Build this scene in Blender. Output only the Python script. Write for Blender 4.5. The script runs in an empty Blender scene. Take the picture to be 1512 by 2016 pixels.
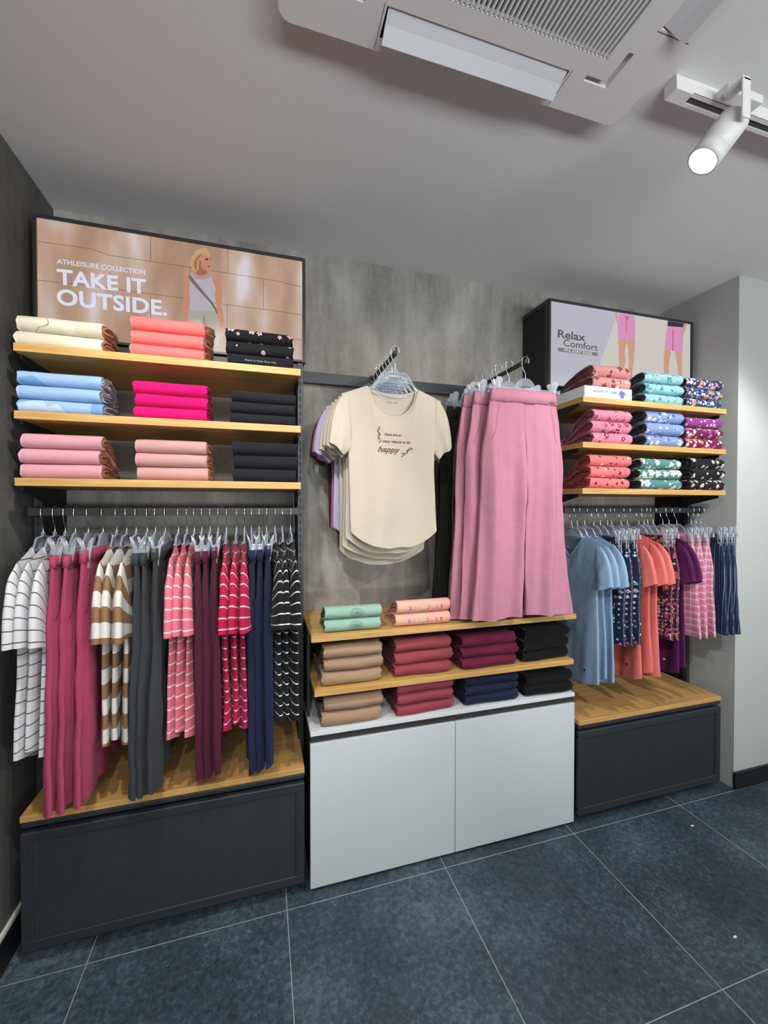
import bpy, bmesh, math, random
from mathutils import Vector, Matrix, noise
import numpy as np

S = bpy.context.scene
COL = S.collection
PI = math.pi

# ------------------------------------------------------------------ camera
F_PX, YAW, PITCH, ROLL, CZ = 817.4, .287, -.0132, .0009, 1.4032
cam_d = bpy.data.cameras.new('camera'); cam = bpy.data.objects.new('camera', cam_d); COL.objects.link(cam)
cam_d.sensor_fit = 'HORIZONTAL'; cam_d.sensor_width = 36.0; cam_d.lens = 36.0 * F_PX / 1512
cam_d.clip_start = .02
FWD = Vector((math.sin(YAW)*math.cos(PITCH), math.cos(YAW)*math.cos(PITCH), math.sin(PITCH)))
_r = Vector((math.cos(YAW), -math.sin(YAW), 0)); _u = _r.cross(FWD)
RGT = _r*math.cos(ROLL) + _u*math.sin(ROLL); UPV = -_r*math.sin(ROLL) + _u*math.cos(ROLL)
M = Matrix((RGT, UPV, -FWD)).transposed().to_4x4(); M.translation = Vector((0, 0, CZ)); cam.matrix_world = M
S.camera = cam

def at(u, v, X=None, Y=None, Z=None):
    """point on the plane X=, Y= or Z= that the photograph shows at pixel (u, v)"""
    d = FWD + RGT*((u-756)/F_PX) - UPV*((v-1008)/F_PX); c = Vector((0, 0, CZ))
    i, t = (0, X) if X is not None else (1, Y) if Y is not None else (2, Z)
    return c + d*((t-c[i])/d[i])

# ------------------------------------------------------------------ view, world, lights
S.view_settings.view_transform = 'Standard'; S.view_settings.look = 'None'
S.view_settings.exposure = 0.0; S.view_settings.gamma = 1.0; S.view_settings.use_curve_mapping = False
W = bpy.data.worlds.new('world'); S.world = W; W.use_nodes = True
W.node_tree.nodes['Background'].inputs[0].default_value = (.93, .97, 1.0, 1)
W.node_tree.nodes['Background'].inputs[1].default_value = .50
try: S.cycles.max_bounces = 6; S.cycles.transparent_max_bounces = 24; S.cycles.caustics_reflective = False; S.cycles.caustics_refractive = False; S.cycles.sample_clamp_indirect = 3
except Exception: pass

def spot(name, loc, target, power, deg=62, blend=.55, col=(1, .965, .91), radius=.02):
    l = bpy.data.lights.new(name, 'SPOT'); l.energy = power; l.spot_size = math.radians(deg); l.spot_blend = blend
    l.color = col; l.shadow_soft_size = radius
    o = bpy.data.objects.new(name, l); COL.objects.link(o); o.location = loc
    o.rotation_euler = (Vector(target)-Vector(loc)).to_track_quat('-Z', 'Y').to_euler(); return o
COOL = (.93, .97, 1.0)
spot('spot_center', (1.12, .86, 2.30), (.55, 1.62, 1.15), 12, 78)
spot('spot_left_steep', (-.18, .72, 2.40), (-.36, 1.52, .95), 52, 95)
spot('spot_left_key', (1.35, -.75, 2.42), (-.25, 1.5, 1.45), 56, 52)
spot('spot_mid_key', (.12, .0, 2.42), (.85, 1.6, .95), 34, 80)
spot('spot_left_front', (-.35, -1.0, 2.42), (-.35, 1.5, .85), 60, 48, col=COOL)
spot('spot_right_key', (1.15, -.45, 2.42), (1.75, 1.5, 1.3), 92, 55, col=COOL)
spot('spot_right_steep', (2.1, .75, 2.38), (1.8, 1.52, .9), 42, 95)

_a = bpy.data.lights.new('ceiling_fill_light', 'AREA'); _a.shape = 'RECTANGLE'; _a.size = 4.2; _a.size_y = .7; _a.energy = 205; _a.color = (.97, .99, 1.0)  # added fill brightening the ceiling, stands in for the unseen rest of the shop
_ao = bpy.data.objects.new('ceiling_fill_light', _a); COL.objects.link(_ao); _ao.location = (1.1, -2.6, 1.2)
_ao.rotation_euler = Vector((0, .36, .93)).to_track_quat('-Z', 'Y').to_euler()

# ------------------------------------------------------------------ dimensions
XL, XR, YB, YC, H = -.759, 2.249, 1.893, 1.472, 2.537
LX0, LX1, WX0, WX1, RX0, RX1 = -.703, .146, .167, 1.320, 1.329, 2.181

# ------------------------------------------------------------------ helpers
def lin(h):
    if isinstance(h, str):
        h = h.lstrip('#'); c = [int(h[i:i+2], 16)/255 for i in (0, 2, 4)]
    else: c = [x/255 for x in h]
    return tuple((x/12.92 if x <= .04045 else ((x+.055)/1.055)**2.4) for x in c) + (1.0,)

def tag(o, label=None, cat=None, group=None, kind=None):
    if label: o['label'] = label
    if cat: o['category'] = cat
    if group: o['group'] = group
    if kind: o['kind'] = kind
    return o

def empty(name, loc=(0, 0, 0), rz=0):
    o = bpy.data.objects.new(name, None); COL.objects.link(o); o.location = loc; o.rotation_euler = (0, 0, rz)
    o.empty_display_size = .05; return o

def mesh(name, verts, faces, mat=None, parent=None, uv=None, smooth=False, loc=None):
    me = bpy.data.meshes.new(name); me.from_pydata([tuple(v) for v in verts], [], faces); me.update()
    if uv is not None:
        lay = me.uv_layers.new(name='UVMap'); li = np.zeros(len(me.loops), dtype=np.int32)
        me.loops.foreach_get('vertex_index', li); a = np.array(uv, dtype=np.float32)[li]
        lay.data.foreach_set('uv', a.ravel())
    if smooth: me.polygons.foreach_set('use_smooth', [True]*len(me.polygons))
    if mat:
        for m_ in (mat if isinstance(mat, (list, tuple)) else [mat]): me.materials.append(m_)
    o = bpy.data.objects.new(name, me); COL.objects.link(o)
    if parent: o.parent = parent
    if loc: o.location = loc
    return o

class MB:
    """collects boxes, prisms and tubes into one mesh"""
    def __init__(s): s.v = []; s.f = []
    def add(s, V, Fc):
        n = len(s.v); s.v += [Vector(p) for p in V]; s.f += [tuple(i+n for i in f) for f in Fc]; return s
    def box(s, x0, x1, y0, y1, z0, z1, b=0):
        if b > 0:
            bm = bmesh.new(); bmesh.ops.create_cube(bm, size=1)
            for v in bm.verts: v.co = Vector(((x0+x1)/2+v.co.x*(x1-x0), (y0+y1)/2+v.co.y*(y1-y0), (z0+z1)/2+v.co.z*(z1-z0)))
            bmesh.ops.bevel(bm, geom=bm.edges[:], offset=b, segments=2, profile=.5, affect='EDGES')
            bm.verts.index_update(); s.add([v.co.copy() for v in bm.verts], [[v.index for v in f.verts] for f in bm.faces]); bm.free(); return s
        V = [(x, y, z) for x in (x0, x1) for y in (y0, y1) for z in (z0, z1)]
        return s.add(V, [(0, 1, 3, 2), (4, 6, 7, 5), (0, 4, 5, 1), (2, 3, 7, 6), (0, 2, 6, 4), (1, 5, 7, 3)])
    def prism(s, pts, axis, a, b):
        """polygon pts (2D) extruded along axis from a to b"""
        def P(p, t): return {'x': (t, p[0], p[1]), 'y': (p[0], t, p[1]), 'z': (p[0], p[1], t)}[axis]
        n = len(pts); V = [P(p, a) for p in pts]+[P(p, b) for p in pts]
        return s.add(V, [tuple(range(n)), tuple(range(2*n-1, n-1, -1))]+[(i, (i+1) % n, n+(i+1) % n, n+i) for i in range(n)])
    def tube(s, path, r, seg=8, cap=True, flat=None):
        path = [Vector(p) for p in path]; n = len(path); V = []; Fc = []; prev = None
        for i, p in enumerate(path):
            t = (path[min(i+1, n-1)]-path[max(i-1, 0)]).normalized()
            if prev is None: a = t.orthogonal().normalized()
            else: a = (prev - t*prev.dot(t)); a = a.normalized() if a.length > 1e-6 else t.orthogonal().normalized()
            prev = a; b = t.cross(a); rr = r[i] if isinstance(r, (list, tuple)) else r
            for k in range(seg):
                th = 2*PI*k/seg; V.append(p+a*math.cos(th)*rr+b*math.sin(th)*rr*(flat or 1))
        for i in range(n-1):
            for k in range(seg): Fc.append((i*seg+k, i*seg+(k+1) % seg, (i+1)*seg+(k+1) % seg, (i+1)*seg+k))
        if cap: Fc += [tuple(range(seg-1, -1, -1)), tuple((n-1)*seg+k for k in range(seg))]
        return s.add(V, Fc)
    def xf(s, Mx): s.v = [Mx @ v for v in s.v]; return s
    def build(s, name, mat, parent=None, smooth=False, loc=None, rz=0):
        o = mesh(name, s.v, s.f, mat, parent, smooth=smooth, loc=loc)
        if rz: o.rotation_euler = (0, 0, rz)
        return o

# ------------------------------------------------------------------ materials
def new_mat(name):
    m = bpy.data.materials.new(name); m.use_nodes = True; nt = m.node_tree
    return m, nt, nt.nodes['Principled BSDF']
def N(nt, typ, **k):
    n = nt.nodes.new(typ)
    for a, b in k.items():
        if a == 'i':
            for q, w in b.items(): n.inputs[q].default_value = w
        else: setattr(n, a, b)
    return n
def L(nt, a, b): nt.links.new(a, b)
def math_n(nt, op, a, b=None, c=None, clamp=False):
    n = nt.nodes.new('ShaderNodeMath'); n.operation = op; n.use_clamp = clamp
    for i, x in enumerate((a, b, c)):
        if x is None: continue
        if isinstance(x, (int, float)): n.inputs[i].default_value = x
        else: nt.links.new(x, n.inputs[i])
    return n.outputs[0]
def mixc(nt, fac, a, b, mode='MIX'):
    n = nt.nodes.new('ShaderNodeMix'); n.data_type = 'RGBA'; n.blend_type = mode
    for s_, x in ((n.inputs[0], fac), (n.inputs[6], a), (n.inputs[7], b)):
        if isinstance(x, (int, float)): s_.default_value = x
        elif isinstance(x, tuple): s_.default_value = x
        else: nt.links.new(x, s_)
    return n.outputs[2]
def ramp(nt, fac, stops, interp='LINEAR'):
    n = nt.nodes.new('ShaderNodeValToRGB'); e = n.color_ramp.elements; n.color_ramp.interpolation = interp
    e[0].position, e[0].color = stops[0][0], stops[0][1]; e[1].position, e[1].color = stops[-1][0], stops[-1][1]
    for p, c in stops[1:-1]:
        x = e.new(p); x.color = c
    nt.links.new(fac, n.inputs[0]); return n.outputs[0]
def g(x): return (x, x, x, 1)

def plain(name, col, rough=.6, metal=0, spec=.5, bump=0, bscale=300):
    m, nt, b = new_mat(name); b.inputs['Base Color'].default_value = lin(col); b.inputs['Roughness'].default_value = rough
    b.inputs['Metallic'].default_value = metal; b.inputs['Specular IOR Level'].default_value = spec
    tc = N(nt, 'ShaderNodeTexCoord'); nz = N(nt, 'ShaderNodeTexNoise', i={'Scale': bscale, 'Detail': 3})
    L(nt, tc.outputs['Object'], nz.inputs['Vector'])
    c = mixc(nt, nz.outputs['Fac'], tuple(x*.94 for x in lin(col)[:3])+(1,), tuple(min(1, x*1.06) for x in lin(col)[:3])+(1,)); L(nt, c, b.inputs['Base Color'])
    if bump:
        bp = N(nt, 'ShaderNodeBump', i={'Strength': bump, 'Distance': .002}); L(nt, nz.outputs['Fac'], bp.inputs['Height']); L(nt, bp.outputs[0], b.inputs['Normal'])
    return m

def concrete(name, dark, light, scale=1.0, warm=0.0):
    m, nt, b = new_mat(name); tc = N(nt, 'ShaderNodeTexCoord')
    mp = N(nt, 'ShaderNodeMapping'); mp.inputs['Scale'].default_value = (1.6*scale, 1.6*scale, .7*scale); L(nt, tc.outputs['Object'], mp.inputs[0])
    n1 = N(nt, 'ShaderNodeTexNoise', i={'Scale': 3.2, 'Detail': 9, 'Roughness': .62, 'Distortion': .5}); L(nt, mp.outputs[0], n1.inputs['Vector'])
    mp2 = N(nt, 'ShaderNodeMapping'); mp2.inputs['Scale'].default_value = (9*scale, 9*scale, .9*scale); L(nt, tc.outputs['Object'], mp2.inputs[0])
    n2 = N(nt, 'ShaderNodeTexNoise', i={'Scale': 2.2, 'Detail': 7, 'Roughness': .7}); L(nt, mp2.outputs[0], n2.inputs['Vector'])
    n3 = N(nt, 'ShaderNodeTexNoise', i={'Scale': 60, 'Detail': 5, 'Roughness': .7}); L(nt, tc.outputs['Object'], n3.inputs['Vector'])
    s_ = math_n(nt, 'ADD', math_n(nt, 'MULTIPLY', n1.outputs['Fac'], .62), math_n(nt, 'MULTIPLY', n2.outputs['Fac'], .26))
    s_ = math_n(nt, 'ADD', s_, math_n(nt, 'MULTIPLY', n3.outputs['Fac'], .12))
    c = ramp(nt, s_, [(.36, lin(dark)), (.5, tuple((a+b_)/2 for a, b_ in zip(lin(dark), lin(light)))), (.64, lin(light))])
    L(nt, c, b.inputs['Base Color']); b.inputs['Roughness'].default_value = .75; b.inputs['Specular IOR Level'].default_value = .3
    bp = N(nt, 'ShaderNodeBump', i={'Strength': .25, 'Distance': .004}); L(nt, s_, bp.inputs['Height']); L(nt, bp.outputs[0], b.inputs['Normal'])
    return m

def floor_mat():
    m, nt, b = new_mat('dark_slate_tile'); tc = N(nt, 'ShaderNodeTexCoord'); sp = N(nt, 'ShaderNodeSeparateXYZ'); L(nt, tc.outputs['Object'], sp.inputs[0])
    def line(o, off):
        t = math_n(nt, 'FRACT', math_n(nt, 'DIVIDE', math_n(nt, 'ADD', o, 60-off+.3), .6))
        return math_n(nt, 'LESS_THAN', math_n(nt, 'ABSOLUTE', math_n(nt, 'SUBTRACT', t, .5)), .0019)
    def cell(o, off): return math_n(nt, 'FLOOR', math_n(nt, 'DIVIDE', math_n(nt, 'ADD', o, 60-off), .6))
    gr = math_n(nt, 'MAXIMUM', line(sp.outputs[0], -.5184), line(sp.outputs[1], 1.461-.6))
    n1 = N(nt, 'ShaderNodeTexNoise', i={'Scale': 2.4, 'Detail': 8, 'Roughness': .6}); L(nt, tc.outputs['Object'], n1.inputs['Vector'])
    n2 = N(nt, 'ShaderNodeTexNoise', i={'Scale': 55, 'Detail': 6, 'Roughness': .75, 'Distortion': .6}); L(nt, tc.outputs['Object'], n2.inputs['Vector'])
    s_ = math_n(nt, 'ADD', math_n(nt, 'MULTIPLY', n1.outputs['Fac'], .45), math_n(nt, 'MULTIPLY', n2.outputs['Fac'], .55))
    c = ramp(nt, s_, [(.36, lin('#1f2a33')), (.5, lin('#3a4751')), (.66, lin('#63727d'))])
    c = mixc(nt, gr, c, lin('#a5a8a6')); L(nt, c, b.inputs['Base Color'])
    L(nt, math_n(nt, 'ADD', math_n(nt, 'MULTIPLY', n2.outputs['Fac'], .25), .42), b.inputs['Roughness']); b.inputs['Specular IOR Level'].default_value = .4
    bp = N(nt, 'ShaderNodeBump', i={'Strength': .35, 'Distance': .0015}); L(nt, n2.outputs['Fac'], bp.inputs['Height']); L(nt, bp.outputs[0], b.inputs['Normal'])
    return m

def wood_mat(name, a, b_, sc=1.0):
    m, nt, b = new_mat(name); tc = N(nt, 'ShaderNodeTexCoord')
    mp = N(nt, 'ShaderNodeMapping'); mp.inputs['Scale'].default_value = (2.0*sc, 30*sc, 90*sc); L(nt, tc.outputs['Object'], mp.inputs[0])
    n1 = N(nt, 'ShaderNodeTexNoise', i={'Scale': 1.6, 'Detail': 7, 'Roughness': .65, 'Distortion': .3}); L(nt, mp.outputs[0], n1.inputs['Vector'])
    mp2 = N(nt, 'ShaderNodeMapping'); mp2.inputs['Scale'].default_value = (6, 220, 400); L(nt, tc.outputs['Object'], mp2.inputs[0])
    n2 = N(nt, 'ShaderNodeTexNoise', i={'Scale': 1.3, 'Detail': 3}); L(nt, mp2.outputs[0], n2.inputs['Vector'])
    s_ = math_n(nt, 'ADD', math_n(nt, 'MULTIPLY', n1.outputs['Fac'], .65), math_n(nt, 'MULTIPLY', n2.outputs['Fac'], .35))
    c = ramp(nt, s_, [(.34, lin(a)), (.66, lin(b_))]); L(nt, c, b.inputs['Base Color']); b.inputs['Roughness'].default_value = .48
    bp = N(nt, 'ShaderNodeBump', i={'Strength': .15, 'Distance': .001}); L(nt, s_, bp.inputs['Height']); L(nt, bp.outputs[0], b.inputs['Normal'])
    return m

def mesh_panel_mat(name, base, hole, pitch=.0062, r=.3):
    """perforated black sheet: staggered round holes"""
    m, nt, b = new_mat(name); tc = N(nt, 'ShaderNodeTexCoord'); sp = N(nt, 'ShaderNodeSeparateXYZ'); L(nt, tc.outputs['Object'], sp.inputs[0])
    x = math_n(nt, 'DIVIDE', sp.outputs[0], pitch); z = math_n(nt, 'DIVIDE', sp.outputs[2], pitch*.866)
    row = math_n(nt, 'FLOOR', z); odd = math_n(nt, 'MULTIPLY', math_n(nt, 'FRACT', math_n(nt, 'MULTIPLY', row, .5)), 1.0)
    fx = math_n(nt, 'SUBTRACT', math_n(nt, 'FRACT', math_n(nt, 'ADD', x, odd)), .5); fz = math_n(nt, 'SUBTRACT', math_n(nt, 'FRACT', z), .5)
    d = math_n(nt, 'SQRT', math_n(nt, 'ADD', math_n(nt, 'MULTIPLY', fx, fx), math_n(nt, 'MULTIPLY', fz, fz)))
    h = math_n(nt, 'LESS_THAN', d, r)
    L(nt, mixc(nt, h, lin(base), lin(hole)), b.inputs['Base Color']); b.inputs['Roughness'].default_value = .5
    bp = N(nt, 'ShaderNodeBump', i={'Strength': .5, 'Distance': .001}); bp.invert = True; L(nt, h, bp.inputs['Height']); L(nt, bp.outputs[0], b.inputs['Normal'])
    return m

def clear_plastic(name='clear_plastic', base=.11, top=.5, dif=(.72, .78, .86, 1)):
    m, nt, b = new_mat(name); out = nt.nodes['Material Output']
    gl = N(nt, 'ShaderNodeBsdfGlossy', i={'Color': (.95, .97, 1, 1), 'Roughness': .12})
    df = N(nt, 'ShaderNodeBsdfDiffuse', i={'Color': dif})
    tr = N(nt, 'ShaderNodeBsdfTransparent', i={'Color': (.93, .95, .98, 1)})
    lw = N(nt, 'ShaderNodeLayerWeight', i={'Blend': .35})
    a = N(nt, 'ShaderNodeMixShader', i={'Fac': .38}); L(nt, df.outputs[0], a.inputs[1]); L(nt, gl.outputs[0], a.inputs[2])
    f = math_n(nt, 'ADD', math_n(nt, 'MULTIPLY', lw.outputs['Facing'], top), base, clamp=True)
    mx = N(nt, 'ShaderNodeMixShader'); L(nt, f, mx.inputs[0]); L(nt, tr.outputs[0], mx.inputs[1]); L(nt, a.outputs[0], mx.inputs[2]); L(nt, mx.outputs[0], out.inputs[0])
    nt.nodes.remove(b); return m

def emit(name, col, strength=1.0):
    m, nt, b = new_mat(name); b.inputs['Base Color'].default_value = (0, 0, 0, 1); b.inputs['Emission Color'].default_value = lin(col)
    b.inputs['Emission Strength'].default_value = strength; b.inputs['Roughness'].default_value = .25; b.inputs['Specular IOR Level'].default_value = .2; return m

def prnd(nt, uv, scale, seed, petals, R, skip):
    """mask of scattered blobs or petalled flowers on a jittered grid; returns mask and a per-cell random value"""
    off = N(nt, 'ShaderNodeVectorMath', operation='ADD'); L(nt, uv, off.inputs[0]); off.inputs[1].default_value = (seed*1.37, seed*.71, 0)
    vo = N(nt, 'ShaderNodeTexVoronoi'); vo.voronoi_dimensions = '2D'; vo.feature = 'F1'; vo.inputs['Scale'].default_value = scale; vo.inputs['Randomness'].default_value = .75
    L(nt, off.outputs[0], vo.inputs['Vector'])
    sc = N(nt, 'ShaderNodeVectorMath', operation='SCALE'); sc.inputs['Scale'].default_value = scale; L(nt, off.outputs[0], sc.inputs[0])
    ps = N(nt, 'ShaderNodeVectorMath', operation='SCALE'); ps.inputs['Scale'].default_value = scale; L(nt, vo.outputs['Position'], ps.inputs[0])
    df = N(nt, 'ShaderNodeVectorMath', operation='SUBTRACT'); L(nt, sc.outputs[0], df.inputs[0]); L(nt, ps.outputs[0], df.inputs[1])
    sx = N(nt, 'ShaderNodeSeparateXYZ'); L(nt, df.outputs[0], sx.inputs[0])
    rnd = N(nt, 'ShaderNodeSeparateColor'); L(nt, vo.outputs['Color'], rnd.inputs[0])
    ang = math_n(nt, 'ADD', math_n(nt, 'ARCTAN2', sx.outputs[1], sx.outputs[0]), math_n(nt, 'MULTIPLY', rnd.outputs[2], 6.28))
    lobe = math_n(nt, 'ABSOLUTE', math_n(nt, 'COSINE', math_n(nt, 'MULTIPLY', ang, petals/2.0)))
    rad = math_n(nt, 'MULTIPLY', math_n(nt, 'ADD', math_n(nt, 'MULTIPLY', lobe, .55), .45), math_n(nt, 'MULTIPLY', math_n(nt, 'ADD', rnd.outputs[1], .5), R))
    ins = math_n(nt, 'LESS_THAN', vo.outputs['Distance'], rad)
    keep = math_n(nt, 'GREATER_THAN', rnd.outputs[0], skip)
    core = math_n(nt, 'LESS_THAN', vo.outputs['Distance'], math_n(nt, 'MULTIPLY', rad, .3))
    return math_n(nt, 'MULTIPLY', ins, keep), rnd.outputs[1], core

_fab = {}
def fabric(name, base, stripes=None, prints=None, check=None, heather=0.0, rough=.88, lines=None, bands=None):
    """cloth; stripes=(colour, period, duty[, axis]); prints=[(colour, scale, petals, R, skip, core colour)]"""
    if name in _fab: return _fab[name]
    lin = lambda h: tuple(x*.80 for x in globals()['lin'](h)[:3])+(1,)
    m, nt, b = new_mat(name); _fab[name] = m
    uvn = N(nt, 'ShaderNodeUVMap'); uv = uvn.outputs[0]; sp = N(nt, 'ShaderNodeSeparateXYZ'); L(nt, uv, sp.inputs[0])
    nz = N(nt, 'ShaderNodeTexNoise', i={'Scale': 900, 'Detail': 2}); L(nt, uv, nz.inputs['Vector'])
    nb = N(nt, 'ShaderNodeTexNoise', i={'Scale': 14, 'Detail': 4}); L(nt, uv, nb.inputs['Vector'])
    c = mixc(nt, nb.outputs['Fac'], tuple(x*.95 for x in lin(base)[:3])+(1,), tuple(min(1, x*1.05) for x in lin(base)[:3])+(1,))
    if heather:
        mh = N(nt, 'ShaderNodeMapping'); mh.inputs['Scale'].default_value = (60, 700, 1); L(nt, uv, mh.inputs[0])
        nh = N(nt, 'ShaderNodeTexNoise', i={'Scale': 1, 'Detail': 5, 'Roughness': .8}); L(nt, mh.outputs[0], nh.inputs['Vector'])
        hv = math_n(nt, 'MULTIPLY', math_n(nt, 'SUBTRACT', nh.outputs['Fac'], .5), heather*2)
        c = mixc(nt, math_n(nt, 'ADD', hv, .5, clamp=True), tuple(x*(1-heather) for x in lin(base)[:3])+(1,), tuple(min(1, x*(1+heather)+.02*heather) for x in lin(base)[:3])+(1,))
    if stripes:
        for st in (stripes if isinstance(stripes, list) else [stripes]):
            ax = sp.outputs[1] if len(st) < 4 or st[3] == 'v' else sp.outputs[0]
            ph = st[4] if len(st) > 4 else 0
            wob = math_n(nt, 'MULTIPLY', math_n(nt, 'SUBTRACT', nb.outputs['Fac'], .5), .0015)
            fr = math_n(nt, 'FRACT', math_n(nt, 'ADD', math_n(nt, 'DIVIDE', math_n(nt, 'ADD', ax, wob), st[1]), 50+ph))
            c = mixc(nt, math_n(nt, 'MULTIPLY', math_n(nt, 'LESS_THAN', fr, st[2]), st[5] if len(st) > 5 else 1.0), c, lin(st[0]))
    for k, p in enumerate(prints or []):
        msk, rv, core = prnd(nt, uv, p[1], 3.1+k*2.7, p[2], p[3], p[4])
        c2 = mixc(nt, msk, c, lin(p[0]))
        if len(p) > 5 and p[5]: c2 = mixc(nt, math_n(nt, 'MULTIPLY', msk, core), c2, lin(p[5]))
        c = c2
    for k, (colr, sc, wd) in enumerate(lines or []):   # drawn contour lines
        n1 = N(nt, 'ShaderNodeTexNoise', i={'Scale': sc, 'Detail': 1, 'Distortion': .4}); ml = N(nt, 'ShaderNodeMapping'); ml.inputs['Location'].default_value = (k*3.3, k, 0); L(nt, uv, ml.inputs[0]); L(nt, ml.outputs[0], n1.inputs['Vector'])
        fr = math_n(nt, 'FRACT', math_n(nt, 'MULTIPLY', n1.outputs['Fac'], 6)); c = mixc(nt, math_n(nt, 'LESS_THAN', fr, wd), c, lin(colr))
    for k, (colr, sc, th) in enumerate(bands or []):   # large patches of another tone
        n1 = N(nt, 'ShaderNodeTexVoronoi', i={'Scale': sc}); ml = N(nt, 'ShaderNodeMapping'); ml.inputs['Location'].default_value = (k*1.3+.4, k*.7, 0); L(nt, uv, ml.inputs[0]); L(nt, ml.outputs[0], n1.inputs['Vector'])
        rs = N(nt, 'ShaderNodeSeparateColor'); L(nt, n1.outputs['Color'], rs.inputs[0]); c = mixc(nt, math_n(nt, 'GREATER_THAN', rs.outputs[0], th), c, lin(colr))
    L(nt, c, b.inputs['Base Color']); b.inputs['Roughness'].default_value = rough; b.inputs['Specular IOR Level'].default_value = .18
    b.inputs['Sheen Weight'].default_value = .05; b.inputs['Sheen Roughness'].default_value = .5
    n3 = N(nt, 'ShaderNodeTexNoise', i={'Scale': 26, 'Detail': 3, 'Roughness': .6}); L(nt, uv, n3.inputs['Vector'])
    hgt = math_n(nt, 'ADD', math_n(nt, 'MULTIPLY', n3.outputs['Fac'], 1.0), math_n(nt, 'MULTIPLY', nz.outputs['Fac'], .12))
    bp = N(nt, 'ShaderNodeBump', i={'Strength': .35, 'Distance': .006}); L(nt, hgt, bp.inputs['Height']); L(nt, bp.outputs[0], b.inputs['Normal'])
    return m

MT = dict(
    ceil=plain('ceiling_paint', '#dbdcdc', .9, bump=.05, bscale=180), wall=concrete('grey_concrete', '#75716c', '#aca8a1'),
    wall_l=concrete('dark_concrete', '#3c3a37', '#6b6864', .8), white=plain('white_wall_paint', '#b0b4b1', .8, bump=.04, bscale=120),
    floor=floor_mat(), oak=wood_mat('oak_laminate', '#a67b42', '#d2ab66'), block=wood_mat('oak_slab', '#a97c48', '#d3a866', .8),
    black=plain('black_powder_coat', '#26282b', .45, bump=.05, bscale=900), panel=plain('black_board', '#17181a', .6), kick=plain('baseboard_black', '#1a1b1d', .4),
    graph=plain('graphite_metal', '#2b2f33', .42, bump=.04, bscale=900), mesh=mesh_panel_mat('perforated_black_sheet', '#34393c', '#0c0d0e'),
    mesh2=mesh_panel_mat('fine_perforated_sheet', '#2a2d30', '#1b1d1f', .004), lam=plain('white_laminate', '#c6ccd0', .35, spec=.4), lamtop=plain('white_laminate_top', '#d2d6d8', .4),
    plastic=plain('white_plastic', '#dadada', .5), flap=plain('white_flap_plastic', '#cfd3d8', .4), dark=plain('dark_recess', '#2b2b2a', .8), trackw=plain('white_track_metal', '#dcdcdc', .4), clear=clear_plastic(), clipc=clear_plastic('translucent_clip_plastic', .42, .45, (.85, .88, .95, 1)),
    chrome=plain('chrome_wire', '#c9ccd0', .22, metal=1.0), card=plain('white_card', '#dfe3e6', .6), tagc=plain('paper_tag', '#e4d9cc', .7), trimw=plain('white_trim', '#d6d3cc', .6))

# ------------------------------------------------------------------ the room
def struct(name, mb, mat): return tag(mb.build(name, mat), kind='structure')
struct('floor', MB().box(-1.2, 5.2, -3.2, YC+.6, -.06, 0), MT['floor'])
struct('ceiling', MB().box(-1.2, 5.2, -3.2, YC+.6, H, H+.06), MT['ceil'])
struct('wall_back', MB().box(-1.2, XR, YB, YB+.1, 0, H), MT['wall'])
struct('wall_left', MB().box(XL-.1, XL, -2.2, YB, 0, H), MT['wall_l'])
struct('wall_right', MB().box(XR, 5.2, YC, YB+.1, 0, H), MT['white'])
struct('baseboard_right', MB().box(XR-.004, 5.2, YC-.012, YC, 0, .085, .001), MT['kick'])
struct('baseboard_left', MB().box(XL, XL+.012, -2.2, YB, 0, .10, .001), MT['kick'])
struct('trim_1', MB().box(XL, XL+.010, -2.2, YB, .10, .114, .001), MT['trimw'])

# ------------------------------------------------------------------ wall units: upright frames
def frame_unit(x0, x1, label, top=2.39, yf=1.69):
    t = empty('wall_frame', ((x0+x1)/2, yf, 0)); tag(t, label, 'shelving frame'); c = t.location.copy()
    for sx, xx in ((-1, x0), (1, x1-.022)):
        m_ = MB().box(xx-c.x, xx+.022-c.x, 0, .022, 0, 1.975, .001); p = m_.build('upright', MT['graph'], t)
        sl = MB()
        for k in range(50):
            z = .52+k*.029; sl.box(xx+.008-c.x, xx+.014-c.x, -.0008, .001, z, z+.016)
        sl.build('slot', MT['panel'], p)
        MB().box(xx+.004-c.x, xx+.018-c.x, .022, YB-yf-.001, 0, 1.975).build('side_panel', MT['panel'], t)
    MB().box(x0+.022-c.x, x1-.022-c.x, .003, .02, 1.93, 1.972, .001).build('cross_rail', MT['black'], t)
    return t
frame_unit(-.742, .161, 'black metal upright frame behind the left shelves, carrying the wide woman advert')
frame_unit(1.322, 2.238, 'black metal upright frame behind the right shelves, carrying the Relax Comfort advert')

# ------------------------------------------------------------------ light boxes
def poly_on(name, pts, Y, off, mat, parent, px=True):
    """flat shape printed on the sign face at plane Y; pts are photo pixels of its outline"""
    P = [at(u, v, Y=Y) for u, v in pts] if px else [Vector((a, Y, b)) for a, b in pts]
    bm = bmesh.new(); vs = [bm.verts.new((p.x, Y-off, p.z)) for p in P]; f = bm.faces.new(vs); bmesh.ops.triangulate(bm, faces=[f])
    me = bpy.data.meshes.new(name); bm.to_mesh(me); bm.free(); me.materials.append(mat)
    o = bpy.data.objects.new(name, me); COL.objects.link(o); o.parent = parent
    if parent: o.matrix_parent_inverse = Matrix.Translation(-parent.location) if not parent.parent else Matrix.Translation(-(parent.location+parent.parent.location))
    return o

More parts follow.
